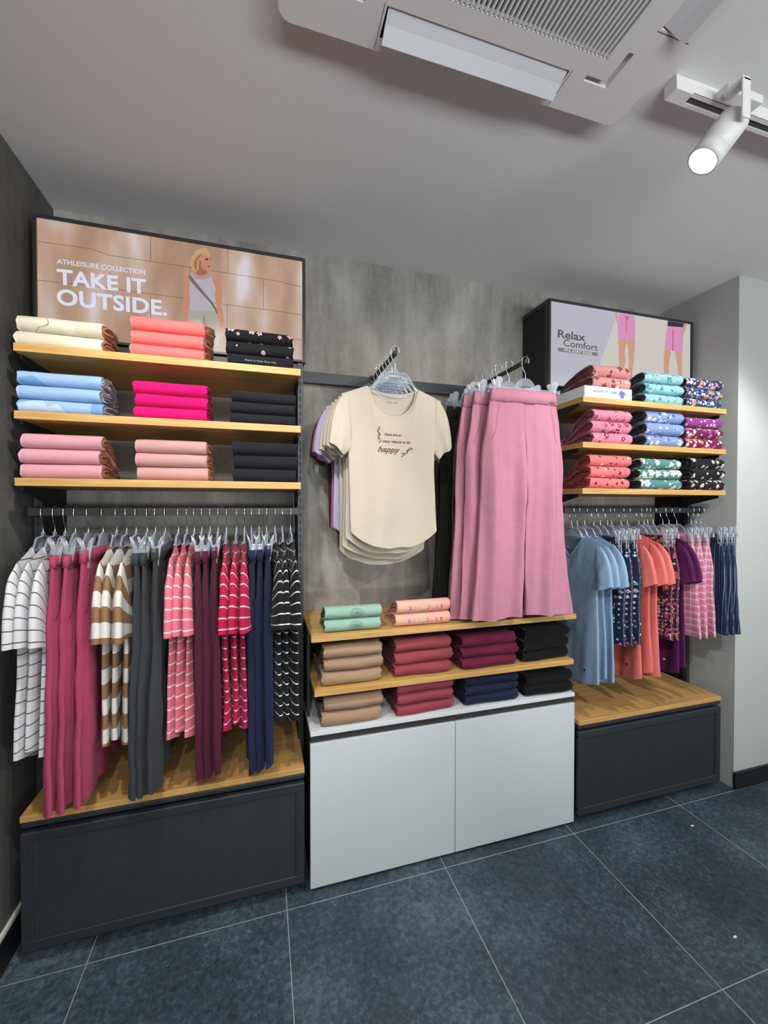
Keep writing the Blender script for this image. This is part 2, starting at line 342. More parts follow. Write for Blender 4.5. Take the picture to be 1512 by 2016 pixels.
def spl(pts, closed=True, k=4):
    """smooth a pixel outline (Catmull-Rom)"""
    n = len(pts); out = []
    for i in range(n if closed else n-1):
        p = [pts[(i+j) % n] if closed else pts[min(max(i+j, 0), n-1)] for j in (-1, 0, 1, 2)]
        for q in range(k):
            t = q/k
            out.append(tuple(.5*((2*p[1][a])+(-p[0][a]+p[2][a])*t+(2*p[0][a]-5*p[1][a]+4*p[2][a]-p[3][a])*t*t+(-p[0][a]+3*p[1][a]-3*p[2][a]+p[3][a])*t**3) for a in (0, 1)))
    if not closed: out.append(pts[-1])
    return out

def text(body, name, mat, parent, p0, height, width=None, Y=None, off=.0015, bold=0.0, shear=0.0, spacing=1.0, rz=0, world=True, extr=.0002, rot=None, origin=None):
    """flat lettering facing -Y; p0 = left end of the baseline, height = capital height"""
    cu = bpy.data.curves.new('t', 'FONT'); cu.body = body; cu.size = 1; cu.offset = bold; cu.shear = shear; cu.space_character = spacing; cu.extrude = 0; cu.resolution_u = 4
    ob = bpy.data.objects.new('t', cu); COL.objects.link(ob); bpy.context.view_layer.update()
    me = bpy.data.meshes.new_from_object(ob.evaluated_get(bpy.context.evaluated_depsgraph_get())); bpy.data.objects.remove(ob)
    xs = [v.co.x for v in me.vertices]; x0, x1 = min(xs), max(xs)
    sy = height/.70; sx = width/(x1-x0) if width else sy
    for v in me.vertices:
        X, Z = (v.co.x-x0)*sx, v.co.y*sy
        v.co = Vector((X, 0, Z))
    me.materials.clear(); me.materials.append(mat)
    Mx = (rot.to_4x4() if rot else Matrix.Identity(4)); Mx.translation = Vector(p0); me.transform(Mx)
    me.name = name; o = bpy.data.objects.new(name, me); COL.objects.link(o); o.parent = parent
    if parent and world: o.matrix_parent_inverse = Matrix.Translation(-parent.location)
    return o

def advert_wall_mat():
    """backlit print of sandstone blocks with soft bright patches"""
    m, nt, b = new_mat('backlit_stone_print'); tc = N(nt, 'ShaderNodeTexCoord')
    sp = N(nt, 'ShaderNodeSeparateXYZ'); L(nt, tc.outputs['Object'], sp.inputs[0])
    n1 = N(nt, 'ShaderNodeTexNoise', i={'Scale': 3.5, 'Detail': 2, 'Roughness': .4}); mp = N(nt, 'ShaderNodeMapping'); mp.inputs['Rotation'].default_value = (0, .5, 0); mp.inputs['Scale'].default_value = (2.4, 1, .8)
    mp.inputs['Location'].default_value = (.35, 0, .2); L(nt, tc.outputs['Object'], mp.inputs[0]); L(nt, mp.outputs[0], n1.inputs['Vector'])
    n2 = N(nt, 'ShaderNodeTexNoise', i={'Scale': 180, 'Detail': 3}); L(nt, tc.outputs['Object'], n2.inputs['Vector'])
    c = ramp(nt, n1.outputs['Fac'], [(.36, lin('#a58670')), (.50, lin('#b99c88')), (.60, lin('#c6b3a8')), (.70, lin('#d8d2da'))])
    c = mixc(nt, math_n(nt, 'MULTIPLY', n2.outputs['Fac'], .35), c, lin('#8f705c'))
    b.inputs['Base Color'].default_value = (0, 0, 0, 1); L(nt, c, b.inputs['Emission Color']); b.inputs['Emission Strength'].default_value = 1.08; b.inputs['Roughness'].default_value = .3
    b.inputs['Specular IOR Level'].default_value = .2
    return m

def sign_box(x0, x1, z0, z1, face_mat, label, yf=1.69):
    t = empty('light_box_sign', ((x0+x1)/2, yf, z0)); tag(t, label, 'sign'); c = t.location
    MB().box(x0-c.x, x1-c.x, .006, YB-yf-.001, 0, z1-z0, .001).build('casing', MT['panel'], t)
    fw = .010; fr = MB()
    fr.box(x0-c.x, x1-c.x, -.008, .006, z1-z0-fw, z1-z0).box(x0-c.x, x1-c.x, -.008, .006, 0, fw*.8).box(x0-c.x, x0+fw-c.x, -.008, .006, fw*.8, z1-z0-fw).box(x1-fw-c.x, x1-c.x, -.008, .006, fw*.8, z1-z0-fw)
    fr.build('frame', MT['graph'], t)
    for xx in (x0-c.x-.003, x1-c.x-.001):
        MB().box(xx, xx+.004, .0, YB-yf-.001, z1-z0-.02, z1-z0).box(xx, xx+.004, 0, .02, 0, z1-z0-.02).build('rim', MT['graph'], t)
    p = mesh('poster', [(x0+fw-c.x, 0, fw*.8), (x1-fw-c.x, 0, fw*.8), (x1-fw-c.x, 0, z1-z0-fw), (x0+fw-c.x, 0, z1-z0-fw)], [(0, 1, 2, 3)], face_mat, t)
    return t
SY = 1.69
GL = sign_box(-.735, .168, 1.977, 2.388, advert_wall_mat(), 'wide backlit sign reading TAKE IT OUTSIDE with a blonde woman, above the left shelves')
GR = sign_box(1.315, 2.228, 1.977, 2.395, emit('backlit_pale_lilac', '#b9b9c6', .95), 'backlit sign reading Relax Comfort ALL DAY EASE, above the right shelves')
# left artwork
E_ = lambda n, c, s_=.95: emit(n, c, s_)
e_line = E_('print_joint', '#6d5148'); e_skin = E_('print_skin', '#c48a70'); e_skin2 = E_('print_skin_shade', '#a9694f'); e_hair = E_('print_hair', '#c79f78'); e_hair2 = E_('print_hair_dark', '#a3774c')
e_top = E_('print_top', '#b7adb6'); e_trim = E_('print_top_trim', '#a1979c'); e_strap = E_('print_strap', '#7d6a66'); e_skirt = E_('print_trousers', '#a9a598'); e_skirt2 = E_('print_trousers_fold', '#8f8c7e')
e_lip = E_('print_lips', '#9a3a36'); e_eye = E_('print_eye', '#4a332b'); e_letter = E_('print_lettering', '#d9dcf2', 1.0)
def cpx(x, y): return (x/5.815+340, y/5.815+470)          # photo pixel of a point measured in an enlarged view
def cpL(x, y): return (x/2.4387, y/2.4387+400)
def joint(pts, w=.0016):
    P = [at(u, v, Y=SY) for u, v in pts]; out = []
    for s_ in (1, -1):
        seq = P if s_ == 1 else P[::-1]
        for i, p in enumerate(seq):
            d = (seq[min(i+1, len(seq)-1)]-seq[max(i-1, 0)]).normalized(); out.append((p.x-d.z*w/2, p.z+d.x*w/2))
    return out
jl = empty('block_joints', (0, 0, 0)); bpy.data.objects.remove(jl)
jm = MB()
def jadd(mb, poly, off):
    n = len(mb.v)
    mb.v += [Vector((a-GL.location.x, -off, b-GL.location.z)) for a, b in poly]; k = len(poly)//2
    for i in range(k-1): mb.f.append((n+i, n+i+1, n+2*k-2-i, n+2*k-1-i))
for pts in ([cpL(181, 184), cpL(440, 220), cpL(520, 250), cpL(912, 308)], [cpL(912, 308), cpL(1366, 380)], [cpL(1366, 385), cpL(1448, 402)], [cpL(181, 370), cpL(440, 398), cpL(890, 458)],
            [cpL(890, 458), cpL(1090, 488)], [cpL(1090, 488), cpL(1366, 523)], [cpL(1366, 525), cpL(1450, 537)], [cpL(724, 160), cpL(724, 280)], [cpL(1094, 222), cpL(1094, 335)], [cpL(1264, 363), cpL(1264, 512)],
            [cpL(912, 308), cpL(912, 345)], [cpL(1090, 488), cpL(1090, 600)], [cpL(724, 440), cpL(724, 570)], [cpL(1366, 640), cpL(1450, 660)]):
    jadd(jm, joint(pts), .0010)
jm.build('block_joints', e_line, GL)
fig = empty('printed_woman', (0, 0, 0)); fig.parent = GL
def gp(name, pts, off, mat, par, smooth=True):
    P = [at(*p, Y=SY) for p in (spl([cpx(*q) for q in pts]) if smooth else [cpx(*q) for q in pts])]
    bm = bmesh.new(); vs = [bm.verts.new((p.x-GL.location.x, -off, p.z-GL.location.z)) for p in P]; f = bm.faces.new(vs); bmesh.ops.triangulate(bm, faces=[f])
    me = bpy.data.meshes.new(name); bm.to_mesh(me); bm.free(); me.materials.append(mat); o = bpy.data.objects.new(name, me); COL.objects.link(o); o.parent = par; return o
bpy.data.objects.remove(fig)
fg = gp('printed_woman', [(120, 920), (118, 700), (135, 520), (150, 445), (200, 405), (255, 395), (262, 340), (265, 250), (300, 170), (370, 150), (425, 190), (438, 250), (436, 300), (425, 345), (395, 365), (385, 385), (400, 400), (470, 425), (530, 450), (552, 520), (565, 640), (560, 760), (580, 880), (600, 1000), (590, 1090), (560, 1135), (535, 1115), (540, 1000), (520, 880), (490, 700), (470, 560), (420, 600), (250, 620), (215, 560), (205, 680), (185, 820), (172, 925)], .0014, e_skin, GL)
gp('hair', [(255, 375), (225, 340), (205, 290), (212, 240), (235, 195), (270, 140), (330, 118), (400, 135), (430, 180), (425, 205), (370, 175), (335, 190), (318, 230), (300, 270), (300, 320), (285, 380)], .0020, e_hair, fg)
gp('hair_shade', [(255, 350), (240, 300), (255, 240), (300, 190), (340, 178), (315, 215), (285, 260), (282, 320), (270, 370)], .0022, e_hair2, fg)
gp('top', [(215, 405), (262, 430), (330, 440), (400, 420), (440, 405), (450, 470), (490, 560), (478, 640), (460, 740), (458, 825), (330, 820), (205, 812), (205, 720), (188, 620), (195, 560), (200, 470)], .0018, e_top, fg)
gp('collar', [(235, 402), (262, 420), (330, 435), (395, 412), (432, 408), (425, 445), (340, 470), (250, 450)], .0021, e_trim, fg)
gp('trousers', [(203, 815), (330, 822), (470, 830), (500, 860), (535, 960), (540, 1080), (515, 1230), (430, 1245), (380, 1240), (380, 1120), (345, 1000), (300, 930), (180, 925), (190, 860)], .0019, e_skirt, fg)
gp('trousers_fold', [(345, 930), (360, 870), (375, 935), (405, 1050), (430, 1180), (415, 1180), (385, 1060)], .0022, e_skirt2, fg)
gp('strap', [(180, 425), (205, 425), (260, 490), (380, 640), (460, 735), (500, 800), (515, 865), (500, 860), (440, 750), (350, 650), (215, 500)], .0024, e_strap, fg)
gp('face_shade', [(300, 300), (312, 240), (330, 300), (345, 350), (385, 370), (390, 400), (340, 425), (280, 410), (275, 380), (300, 350)], .0022, e_skin2, fg)
gp('lips', [(400, 318), (420, 312), (430, 322), (415, 332)], .0024, e_lip, fg)
gp('eye', [(372, 236), (385, 228), (405, 234), (405, 250), (385, 248)], .0024, e_eye, fg)
gp('eye', [(428, 234), (436, 232), (438, 245), (430, 248)], .0024, e_eye, fg)
from mathutils.bvhtree import BVHTree
def drape(o, target, off=.0007):
    """lay a flat print onto the cloth surface it is printed on (both in the target's local space)"""
    me = target.data; bv = BVHTree.FromPolygons([v.co for v in me.vertices], [p.vertices[:] for p in me.polygons]); z0 = None
    for v in o.data.vertices:
        h = bv.ray_cast(Vector((v.co.x, -.2, v.co.z)), Vector((0, 1, 0)))
        if h[0] is not None: z0 = h[0].y
        if z0 is not None: v.co.y = z0-off
    return o
def tpx(body, name, mat, parent, a, b, hpx, bold=0.0, Y=SY, **k):
    """lettering whose baseline runs between photo pixels a and b on plane Y"""
    A = at(*a, Y=Y); B = at(*b, Y=Y); T = at(a[0], a[1]-hpx, Y=Y); w = (B-A); rot = Matrix.Rotation(-math.atan2(w.z, w.x), 3, 'Y')
    loc = Vector((A.x, Y-.0026, A.z)); return text(body, name, mat, parent, loc, abs(T.z-A.z), w.length, bold=bold, rot=rot, **k)
tpx('ATHLEISURE COLLECTION', 'lettering', e_letter, GL, cpL(275, 291), cpL(698, 345), 9.6, .012)
tpx('TAKE IT', 'lettering', e_letter, GL, cpL(276, 388), cpL(703, 436), 29, .028, spacing=1.04)
tpx('OUTSIDE.', 'lettering', e_letter, GL, cpL(275, 486), cpL(803, 540), 30, .028, spacing=1.04)

# right artwork
def cr(x, y): return (x/2.953+1000, y/2.953+560)
def rp(name, pts, off, mat, par, smooth=True, k=4):
    P = [at(*p, Y=SY) for p in (spl([cr(*q) for q in pts], k=k) if smooth else [cr(*q) for q in pts])]
    bm = bmesh.new(); vs = [bm.verts.new((p.x-GR.location.x, -off, p.z-GR.location.z)) for p in P]; f = bm.faces.new(vs); bmesh.ops.triangulate(bm, faces=[f])
    me = bpy.data.meshes.new(name); bm.to_mesh(me); bm.free(); me.materials.append(mat); o = bpy.data.objects.new(name, me); COL.objects.link(o); o.parent = par; return o
e_beige = E_('print_beige', '#cfc8c2'); e_grey = E_('print_grey', '#5c5555'); e_bar = E_('print_bar', '#857c7a'); e_pink = E_('print_pink', '#d893bd'); e_pinkd = E_('print_pink_cord', '#c04876'); e_leg = E_('print_leg', '#cf9c88'); e_legd = E_('print_leg_shade', '#b57f69'); e_navy = E_('print_navy', '#3a3346')
rp('printed_backdrop', [(640, 163), (1055, 236), (1062, 700), (500, 700), (520, 500)], .0006, e_beige, GR, False)
lg = rp('printed_legs', [(643, 315), (690, 318), (678, 390), (682, 440), (672, 490), (668, 560), (640, 560), (650, 480), (645, 400)], .0014, e_leg, GR)
rp('printed_legs', [(692, 318), (735, 315), (735, 370), (733, 430), (722, 500), (718, 560), (700, 560), (703, 480), (700, 400)], .0014, e_leg, GR)
sh = rp('printed_shorts', [(642, 168), (733, 182), (738, 240), (736, 316), (692, 320), (686, 285), (680, 318), (638, 312), (634, 240)], .0018, e_pink, GR, False)
rp('drawstring', [(670, 182), (684, 190), (700, 186), (694, 196), (690, 215), (684, 196)], .0022, e_pinkd, sh, False)
rp('seam', [(684, 215), (688, 215), (688, 288), (685, 288)], .0022, e_pinkd, sh, False)
rp('hand', [(622, 160), (634, 165), (636, 200), (632, 225), (626, 200)], .0019, e_leg, lg)
l2 = rp('printed_legs', [(910, 380), (946, 388), (938, 440), (932, 500), (928, 560), (904, 560), (906, 480), (905, 430)], .0014, e_leg, GR)
rp('printed_legs', [(972, 388), (1010, 386), (1008, 440), (1012, 490), (1010, 560), (990, 560), (985, 480), (978, 440)], .0014, e_leg, GR)
rp('printed_top', [(928, 212), (1022, 228), (1020, 250), (925, 246)], .0016, e_navy, GR, False)
s2 = rp('printed_shorts', [(925, 243), (1020, 250), (1018, 300), (1014, 390), (960, 388), (956, 370), (948, 385), (908, 378), (912, 320)], .0018, e_pink, GR, False)
rp('seam', [(955, 260), (959, 260), (958, 385), (953, 385)], .0022, e_pinkd, s2, False)
rp('hand', [(1022, 228), (1036, 232), (1030, 262), (1012, 300), (1004, 298), (1012, 272)], .0021, e_leg, l2)
tpx('Relax', 'lettering', e_grey, GR, cr(288, 308), cr(448, 332), 15.5, .02)
tpx('Comfort', 'lettering', e_grey, GR, cr(320, 358), cr(520, 388), 13.5, .01)
rp('lettering_bar', [(289, 366), (520, 397), (520, 417), (289, 389)], .0012, e_bar, GR, False)
tpx('ALL DAY EASE', 'lettering', E_('print_white', '#dddde6', 1.0), GR, cr(322, 387), cr(487, 411), 5.0, .01)

# ------------------------------------------------------------------ shelves
def shelf(x0, x1, yf, zt, label, th=.024, mat=None, yb=YB-.008, brackets=True, group=None):
    o = MB().box(-(x1-x0)/2, (x1-x0)/2, 0, yb-yf, -th, 0, .0012).build('wood_shelf', mat or MT['oak'], loc=((x0+x1)/2, yf, zt)); tag(o, label, 'shelf', group)
    if brackets:
        for s_ in (-1, 1):
            xx = s_*((x1-x0)/2-.006); pts = [(.03, -th), (1.69-yf+.003, -th), (1.69-yf+.003, -th-.060), (1.69-yf-.03, -th-.048), (.03, -th-.012)]
            MB().prism(pts, 'x', xx-.003, xx+.003).build('bracket', MT['panel'], o)
    return o
SHL = [('top', 1.8877), ('middle', 1.6875), ('bottom', 1.4881)]
lx = [(-.705, .134)]*3
for (nm, z) in SHL:
    shelf(-.703, .134, 1.493, z, f'{nm} oak shelf of the left unit under the sign with the woman')
for (nm, z) in (('top', 1.8797), ('middle', 1.6832), ('bottom', 1.4832)):
    shelf(1.3296, 2.1803, 1.477, z, f'{nm} oak shelf of the right unit holding printed folded clothes')
    x0 = 1.3296                                            # black edging on the left ends
    MB().box(-.4254-.004, -.4254-.0005, .02, .40, -.024, 0).build('end_cap', MT['panel'], bpy.context.scene.objects[-1]) if False else None

# ------------------------------------------------------------------ rails for hangers
def rail(x0, x1, y, z, label):
    t = empty('hanging_rail', ((x0+x1)/2, y, z)); tag(t, label, 'clothes rail'); w = (x1-x0)/2
    MB().box(-w, w, -.006, .006, -.013, .013, .001).build('bar', MT['black'], t)
    for s_ in (-1, 1): MB().box(s_*w-.004, s_*w+.004, .007, 1.689-y, -.018, .018).build('bracket', MT['black'], t)
    return t
RY, RZ_ = 1.61, 1.385
rail(-.722, .135, RY, RZ_, 'black clothes rail under the left shelves, full of striped tees and trousers')
rail(1.345, 2.212, RY, RZ_, 'black clothes rail under the right shelves beside the white column')
wb = MB().box(-(RX0-.165)/2+.002, (RX0-.165)/2-.006, -.012, .012, -.024, .024, .001).build('wall_rail', MT['graph'], loc=((RX0+.165)/2, 1.86+.012, 1.975)); tag(wb, 'black horizontal rail fixed across the concrete wall between the units', 'wall rail')
MB().box(-.5, -.47, .012, .0195, -.02, .02).build('spacer', MT['black'], wb); MB().box(.47, .5, .012, .0195, -.02, .02).build('spacer', MT['black'], wb)
ARM = {}
for k, (X, yt, lab) in enumerate(((.495, 1.515, 'black arm pointing out from the wall rail with the cream tees'), (1.03, 1.455, 'black arm pointing out from the wall rail with the pink wide trousers'))):
    t = empty('wall_peg', (X, 1.86, 1.992)); tag(t, lab, 'display arm', None); ARM[k] = (X, yt)
    MB().box(-.006, .006, yt-1.86, -.004, -.0075, .0075, .001).build('bar', MT['black'], t)
    MB().box(-.014, .014, -.006, .0, -.022, .014, .001).build('mounting_plate', MT['black'], t)
    MB().tube([(0, yt-1.86+.002, -.002), (0, yt-1.86-.002, .022)], .003).build('end_stop', MT['graph'], t)

# ------------------------------------------------------------------ floor cabinets
def low_cabinet(x0, x1, yf, zt, zp, zb, pmat, label):
    t = empty('storage_plinth', ((x0+x1)/2, yf, 0)); tag(t, label, 'cabinet'); w = (x1-x0)/2; d = YB-yf-.006
    MB().box(-w, w, 0, d, zt-.020, zt, .0015).build('wooden_top', MT['block'], t)
    MB().box(-w, w, .004, d, zt-.040, zt-.024, .003).build('top_rail', MT['graph'], t)
    MB().box(-w+.012, w-.012, .03, d, zb+.01, zt-.040).build('carcass', MT['panel'], t)
    dr = MB(); fw = .032
    dr.box(-w, w, 0, .022, zp-fw, zp, .004).box(-w, w, 0, .022, zb, zb+fw, .003).box(-w, -w+fw, .0005, .0215, zb+fw*.6, zp-fw*.6, .003).box(w-fw, w, .0005, .0215, zb+fw*.6, zp-fw*.6, .003)
    dd = dr.build('drawer_frame', MT['graph'], t)
    MB().box(-w+fw-.004, w-fw+.004, .006, .012, zb+fw-.004, zp-fw+.004).build('perforated_panel', pmat, dd)
    for sx in (-1, 1):
        for yy in (.07, d-.05): MB().tube([(sx*(w-.07), yy, .002), (sx*(w-.07), yy, zb+.012)], .022, 12).build('foot', MT['panel'], t)
    return t
low_cabinet(LX0, LX1, 1.500, .4646, .4107, .045, MT['mesh'], 'black perforated floor cabinet with oak top below the left clothes rail')
low_cabinet(RX0, RX1, 1.487, .4645, .4156, .045, MT['mesh2'], 'black floor cabinet with oak top below the right clothes rail')

def white_cabinet():
    t = empty('storage_cabinet', ((WX0+WX1)/2, 1.504, 0)); tag(t, 'white two-door floor cabinet in the middle with black finger groove', 'cabinet'); w = (WX1-WX0)/2; d = YB-1.504-.006
    MB().box(-w, w, 0, d, .569, .586, .001).build('worktop', MT['lamtop'], t)
    MB().box(-w+.002, w-.002, .022, d, .012, .568).build('carcass', MT['panel'], t)
    MB().box(-w, w, .006, .021, .545, .568, .003).build('grip_rail', MT['dark'], t)
    xm = .7433-t.location.x
    for a, b in ((-w, xm-.0012), (xm+.0012, w)): MB().box(a, b, 0, .019, .012, .540, .0012).build('cabinet_door', MT['lam'], t)
    for sx in (-1, 1): MB().box(sx*(w-.06)-.02, sx*(w-.06)+.02, .05, d-.02, 0, .012).build('foot', MT['panel'], t)
    return t
white_cabinet()
# black carcass of the open shelves in the middle
t = empty('open_shelf_carcass', ((WX0+WX1)/2, 1.52, .586)); tag(t, 'black side and back panels around the folded trousers in the middle', 'shelf carcass'); w = (WX1-WX0)/2
MB().box(-w+.001, w-.001, YB-1.52-.014, YB-1.52-.006, .001, .9346-.586-.026).build('back_panel', MT['panel'], t)
for s_ in (-1, 1): MB().box(s_*(w-.006)-.005, s_*(w-.006)+.005, .10, YB-1.52-.015, .001, .9346-.586-.026).build('side_panel', MT['panel'], t)
shelf(WX0+.003, WX1-.0005, 1.497, .9346, 'upper oak shelf of the middle unit with green and peach folded shirts', .022, brackets=False, yb=YB-.004)
o = shelf(WX0+.014, WX1-.013, 1.497, .7371, 'lower oak shelf of the middle unit, loaded with folded trousers', .022, brackets=False, yb=YB-.016)

# ------------------------------------------------------------------ folded garments
def fbm(x, y, z): return noise.noise(Vector((x, y, z)))
def folded(name, mat, imat, w, h, D, hb, zb, layers=4, rough=.0015, seed=0, lean=0.0, sag=0.0, skew=0.0, taper=0.0, zmin=.0006):
    """cloth folded in layers round a soft front bulge; origin at the middle of the front bottom edge.
    h front height, D depth, hb back height, zb height of the back's underside, sag sideways slump of the inside"""
    rnd = random.Random(seed); dlt = h/(2*layers+.6)
    nseg = 26
    def path(o):
        r = max(h/2-o, .0012); P = []
        nb = 12
        for i in range(nb):                              # underside, back to front
            t = 1-i/nb; y = h*.5+(D-o-h*.5)*t; e = t*t*(3-2*t); P.append((y, o+(zb)*e))
        for i in range(13):                              # front bulge
            a = -PI/2-PI*i/12; P.append((h*.5+math.cos(a)*r*1.05, h/2+math.sin(a)*r))
        for i in range(1, nb+1):
            t = i/nb; y = h*.5+(D-o-h*.5)*t; e = t*t*(3-2*t); P.append((y, (h-o)*(1-e)+(zb+max(hb-o, o+.001))*e))
        return P
    def layer(k0, k1, obj, mats, par):
        V = []; Fc = []; UV = []
        for k in range(k0, k1):
            A = path(k*dlt); B = path(k*dlt+dlt*.72); n = len(A); base = len(V)
            ex = (w/2-(0 if k == 0 else rnd.uniform(.000, .004))); s = [0]
            for i in range(1, n): s.append(s[-1]+math.hypot(A[i][0]-A[i-1][0], A[i][1]-A[i-1][1]))
            for j in range(nseg+1):
                x = -ex+2*ex*j/nseg; end = abs(x)/ex
                for lay, PP in enumerate((A, B)):
                    for i, (y, z) in enumerate(PP):
                        nx = fbm(x*9+seed, y*14, z*9+k*.3); n2 = fbm(x*30+seed*2, y*30, z*40)
                        endw = max(0, end-.86)/.14
                        zz = z+(nx*rough+n2*rough*.35)*(1.0 if z > .002 or k else .3)-endw*endw*rough*.8*(1 if z > h/2 else -1)*.8+skew*x
                        yy = y+(fbm(x*7+seed+5, z*20, 1.7)*rough*1.6)+endw*endw*rough*.8+(x/ex)*lean
                        xe = x+(fbm(y*40+seed, z*60, k)*(.0025+rough) if j in (0, nseg) else 0)
                        if sag and k > 0: xe += sag*end*end*(.55+.6*fbm(y*22+k, z*30, seed))*min(1, y/.04)*max(0, 1-(y/.20)**2)*(1 if (x > 0) == (sag > 0) else 0)
                        V.append((xe*(1-taper*y/D), yy, max(zz, zmin))); UV.append((x+seed*.13, s[i]))
            st = 2*n
            for j in range(nseg):
                for lay in (0, 1):
                    for i in range(n-1):
                        a = base+j*st+lay*n+i; q = (a, a+1, a+st+1, a+st); Fc.append(q if lay == 0 else q[::-1])
                for i in (0, n-1):
                    a = base+j*st+i; Fc.append((a, a+n, a+st+n, a+st))
            for j in (0, nseg):
                for i in range(n-1):
                    a = base+j*st+i; Fc.append((a, a+1, a+n+1, a+n))
        return mesh(obj, V, Fc, mats, par, UV, smooth=True)
    o = layer(0, 1, name, mat, None)
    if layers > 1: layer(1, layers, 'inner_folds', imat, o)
    return o

ORD = {2: ('top', 'bottom'), 3: ('top', 'middle', 'bottom')}
def stack(px, z0, yf, mats, imat, desc, group, D=.20, hb=.020, Hh=None, tops=None, layers=4, rough=.0014, sag=0.0, cat='folded shirt', name='folded_t_shirt', jit=.004, labels=None, gap=.0008):
    """px = (left, right, top) photo pixels of the stack's front; one thing per garment, bottom first"""
    n = len(mats); P0 = at(px[0], px[2], Y=yf+.02); P1 = at(px[1], px[2]+(8 if False else 0), Y=yf+.02); x0, x1 = P0.x, P1.x
    tot = Hh if Hh else P0.z-z0; h = tot/n-gap; out = []
    rnd = random.Random(int(px[0]))
    for i in range(n):
        zi = z0+i*(h+gap)+.0006; zbk = (i*hb)-(zi-z0)+.001
        o = folded(name, mats[i], imat, (x1-x0)-rnd.uniform(0, jit*2), h, D-rnd.uniform(0, .02), hb-.001, zbk, layers, rough, seed=px[0] % 50+i*3.3, sag=sag, lean=rnd.uniform(-.003, .003), skew=0, zmin=.0006-(zi-z0))
        o.location = ((x0+x1)/2+rnd.uniform(-jit, jit), yf+rnd.uniform(0, jit), zi)
        lab = (labels[i] if labels else f'{desc}, {ORD[n][n-1-i]} of its stack'); tag(o, lab, cat, group); out.append(o)
    return out

F = fabric
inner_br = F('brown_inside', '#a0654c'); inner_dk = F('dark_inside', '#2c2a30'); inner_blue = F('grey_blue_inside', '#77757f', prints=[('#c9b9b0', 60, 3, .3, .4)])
cream = F('cream_line_print', '#ebe6cf', lines=[('#9b8f80', 7, .03)], bands=[('#e2d8c0', 9, .8)]); coral = F('coral_jersey', '#fb7c79'); blkflo = F('black_blossom_print', '#1b1b21', prints=[('#d9b7ad', 30, 5, .30, .45, '#7a3d3a')])
blkdot = F('black_dot_print', '#1d1d23', prints=[('#cfae9f', 22, 1, .16, .55)]); blk = F('black_jersey', '#1b1c21'); skyb = F('sky_blue_print', '#9dbfe9', bands=[('#7ba5dd', 9, .72), ('#bcd3ee', 13, .86)]); mag = F('magenta_jersey', '#e00f70')
char = F('charcoal_jersey', '#1d1f25'); pinkj = F('light_pink_jersey', '#e0a3ad'); dusty = F('dusty_rose_jersey', '#cf9e99')
GLs = 'folded shirts on the left unit'
YF = 1.512
stack((33, 205, 619), 1.8877, YF, [cream, cream], inner_br, 'cream line-drawing print folded shirt on the top shelf', GLs, sag=.032)
stack((257, 403, 621), 1.8877, YF, [coral]*3, inner_br, 'coral pink folded shirt on the left unit top shelf', GLs, sag=.036)
st = stack((446, 578, 646), 1.8877, YF, [blk, blkdot, blkflo], inner_dk, '', GLs, labels=['plain black folded shirt with small lettering, under two printed black ones', 'black folded shirt with small pale dots, between floral and plain ones', 'black folded shirt with pink blossoms, on top of its stack'])
tp = drape(text('There Is Only One You', 'lettering', plain('silver_print', '#8d8f96', .5), st[0], (-.055, -.0022, .016), .006, .105, bold=0, shear=.2, world=False), st[0])
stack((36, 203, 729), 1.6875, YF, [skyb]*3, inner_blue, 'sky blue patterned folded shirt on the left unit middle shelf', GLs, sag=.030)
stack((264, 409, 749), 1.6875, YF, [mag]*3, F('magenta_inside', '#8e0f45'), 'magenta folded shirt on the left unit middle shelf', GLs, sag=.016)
stack((453, 582, 769), 1.6875, YF, [char]*3, inner_dk, 'plain charcoal folded shirt on the left unit middle shelf', GLs)
stack((43, 203, 852), 1.4881, YF, [pinkj]*3, inner_br, 'light pink folded shirt on the left unit bottom shelf', GLs, sag=.018)
stack((268, 411, 864), 1.4881, YF, [dusty]*3, inner_br, 'dusty rose folded shirt on the left unit bottom shelf', GLs, sag=.020)
stack((457, 584, 869), 1.4881, YF, [char]*3, inner_dk, 'plain charcoal folded shirt on the left unit bottom shelf', GLs)

GRs = 'folded printed clothes on the right unit'; YQ = 1.495
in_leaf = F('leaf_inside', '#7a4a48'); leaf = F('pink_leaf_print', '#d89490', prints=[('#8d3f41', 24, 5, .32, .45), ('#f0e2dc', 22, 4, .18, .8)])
aqua = F('aqua_flower_print', '#8fc2cc', prints=[('#3f8f93', 34, 3, .34, .35), ('#e7a9b2', 27, 5, .24, .7), ('#cdeef0', 40, 4, .25, .6)], lines=[('#3f8088', 26, .07)])
navf = F('navy_flower_print', '#2a3c66', prints=[('#e58ca6', 30, 5, .42, .45, '#f4e3e0'), ('#f0dfe2', 52, 4, .36, .35), ('#e68a4a', 19, 5, .24, .72)])
navf2 = F('navy_ditsy_print', '#27406a', prints=[('#e9dbe0', 62, 4, .40, .3), ('#e57f4f', 22, 5, .30, .6), ('#4f9ac2', 40, 3, .3, .5)])
pnk = F('pink_doodle_print', '#e78ba2', prints=[('#7e2c49', 24, 5, .30, .45, '#f2c5cf'), ('#b0476c', 60, 1, .18, .5)])
blf = F('blue_lily_print', '#8098c8', prints=[('#f1f0ec', 30, 5, .30, .35, '#d6b060'), ('#3a4768', 26, 3, .2, .6)])
purf = F('purple_dot_print', '#8d3a86', prints=[('#ecd0e6', 46, 4, .28, .5)]); marf = F('maroon_flower_print', '#701f4e', prints=[('#eed3d8', 40, 5, .42, .4), ('#e9925c', 24, 4, .32, .62), ('#b05a9c', 30, 4, .35, .5)])
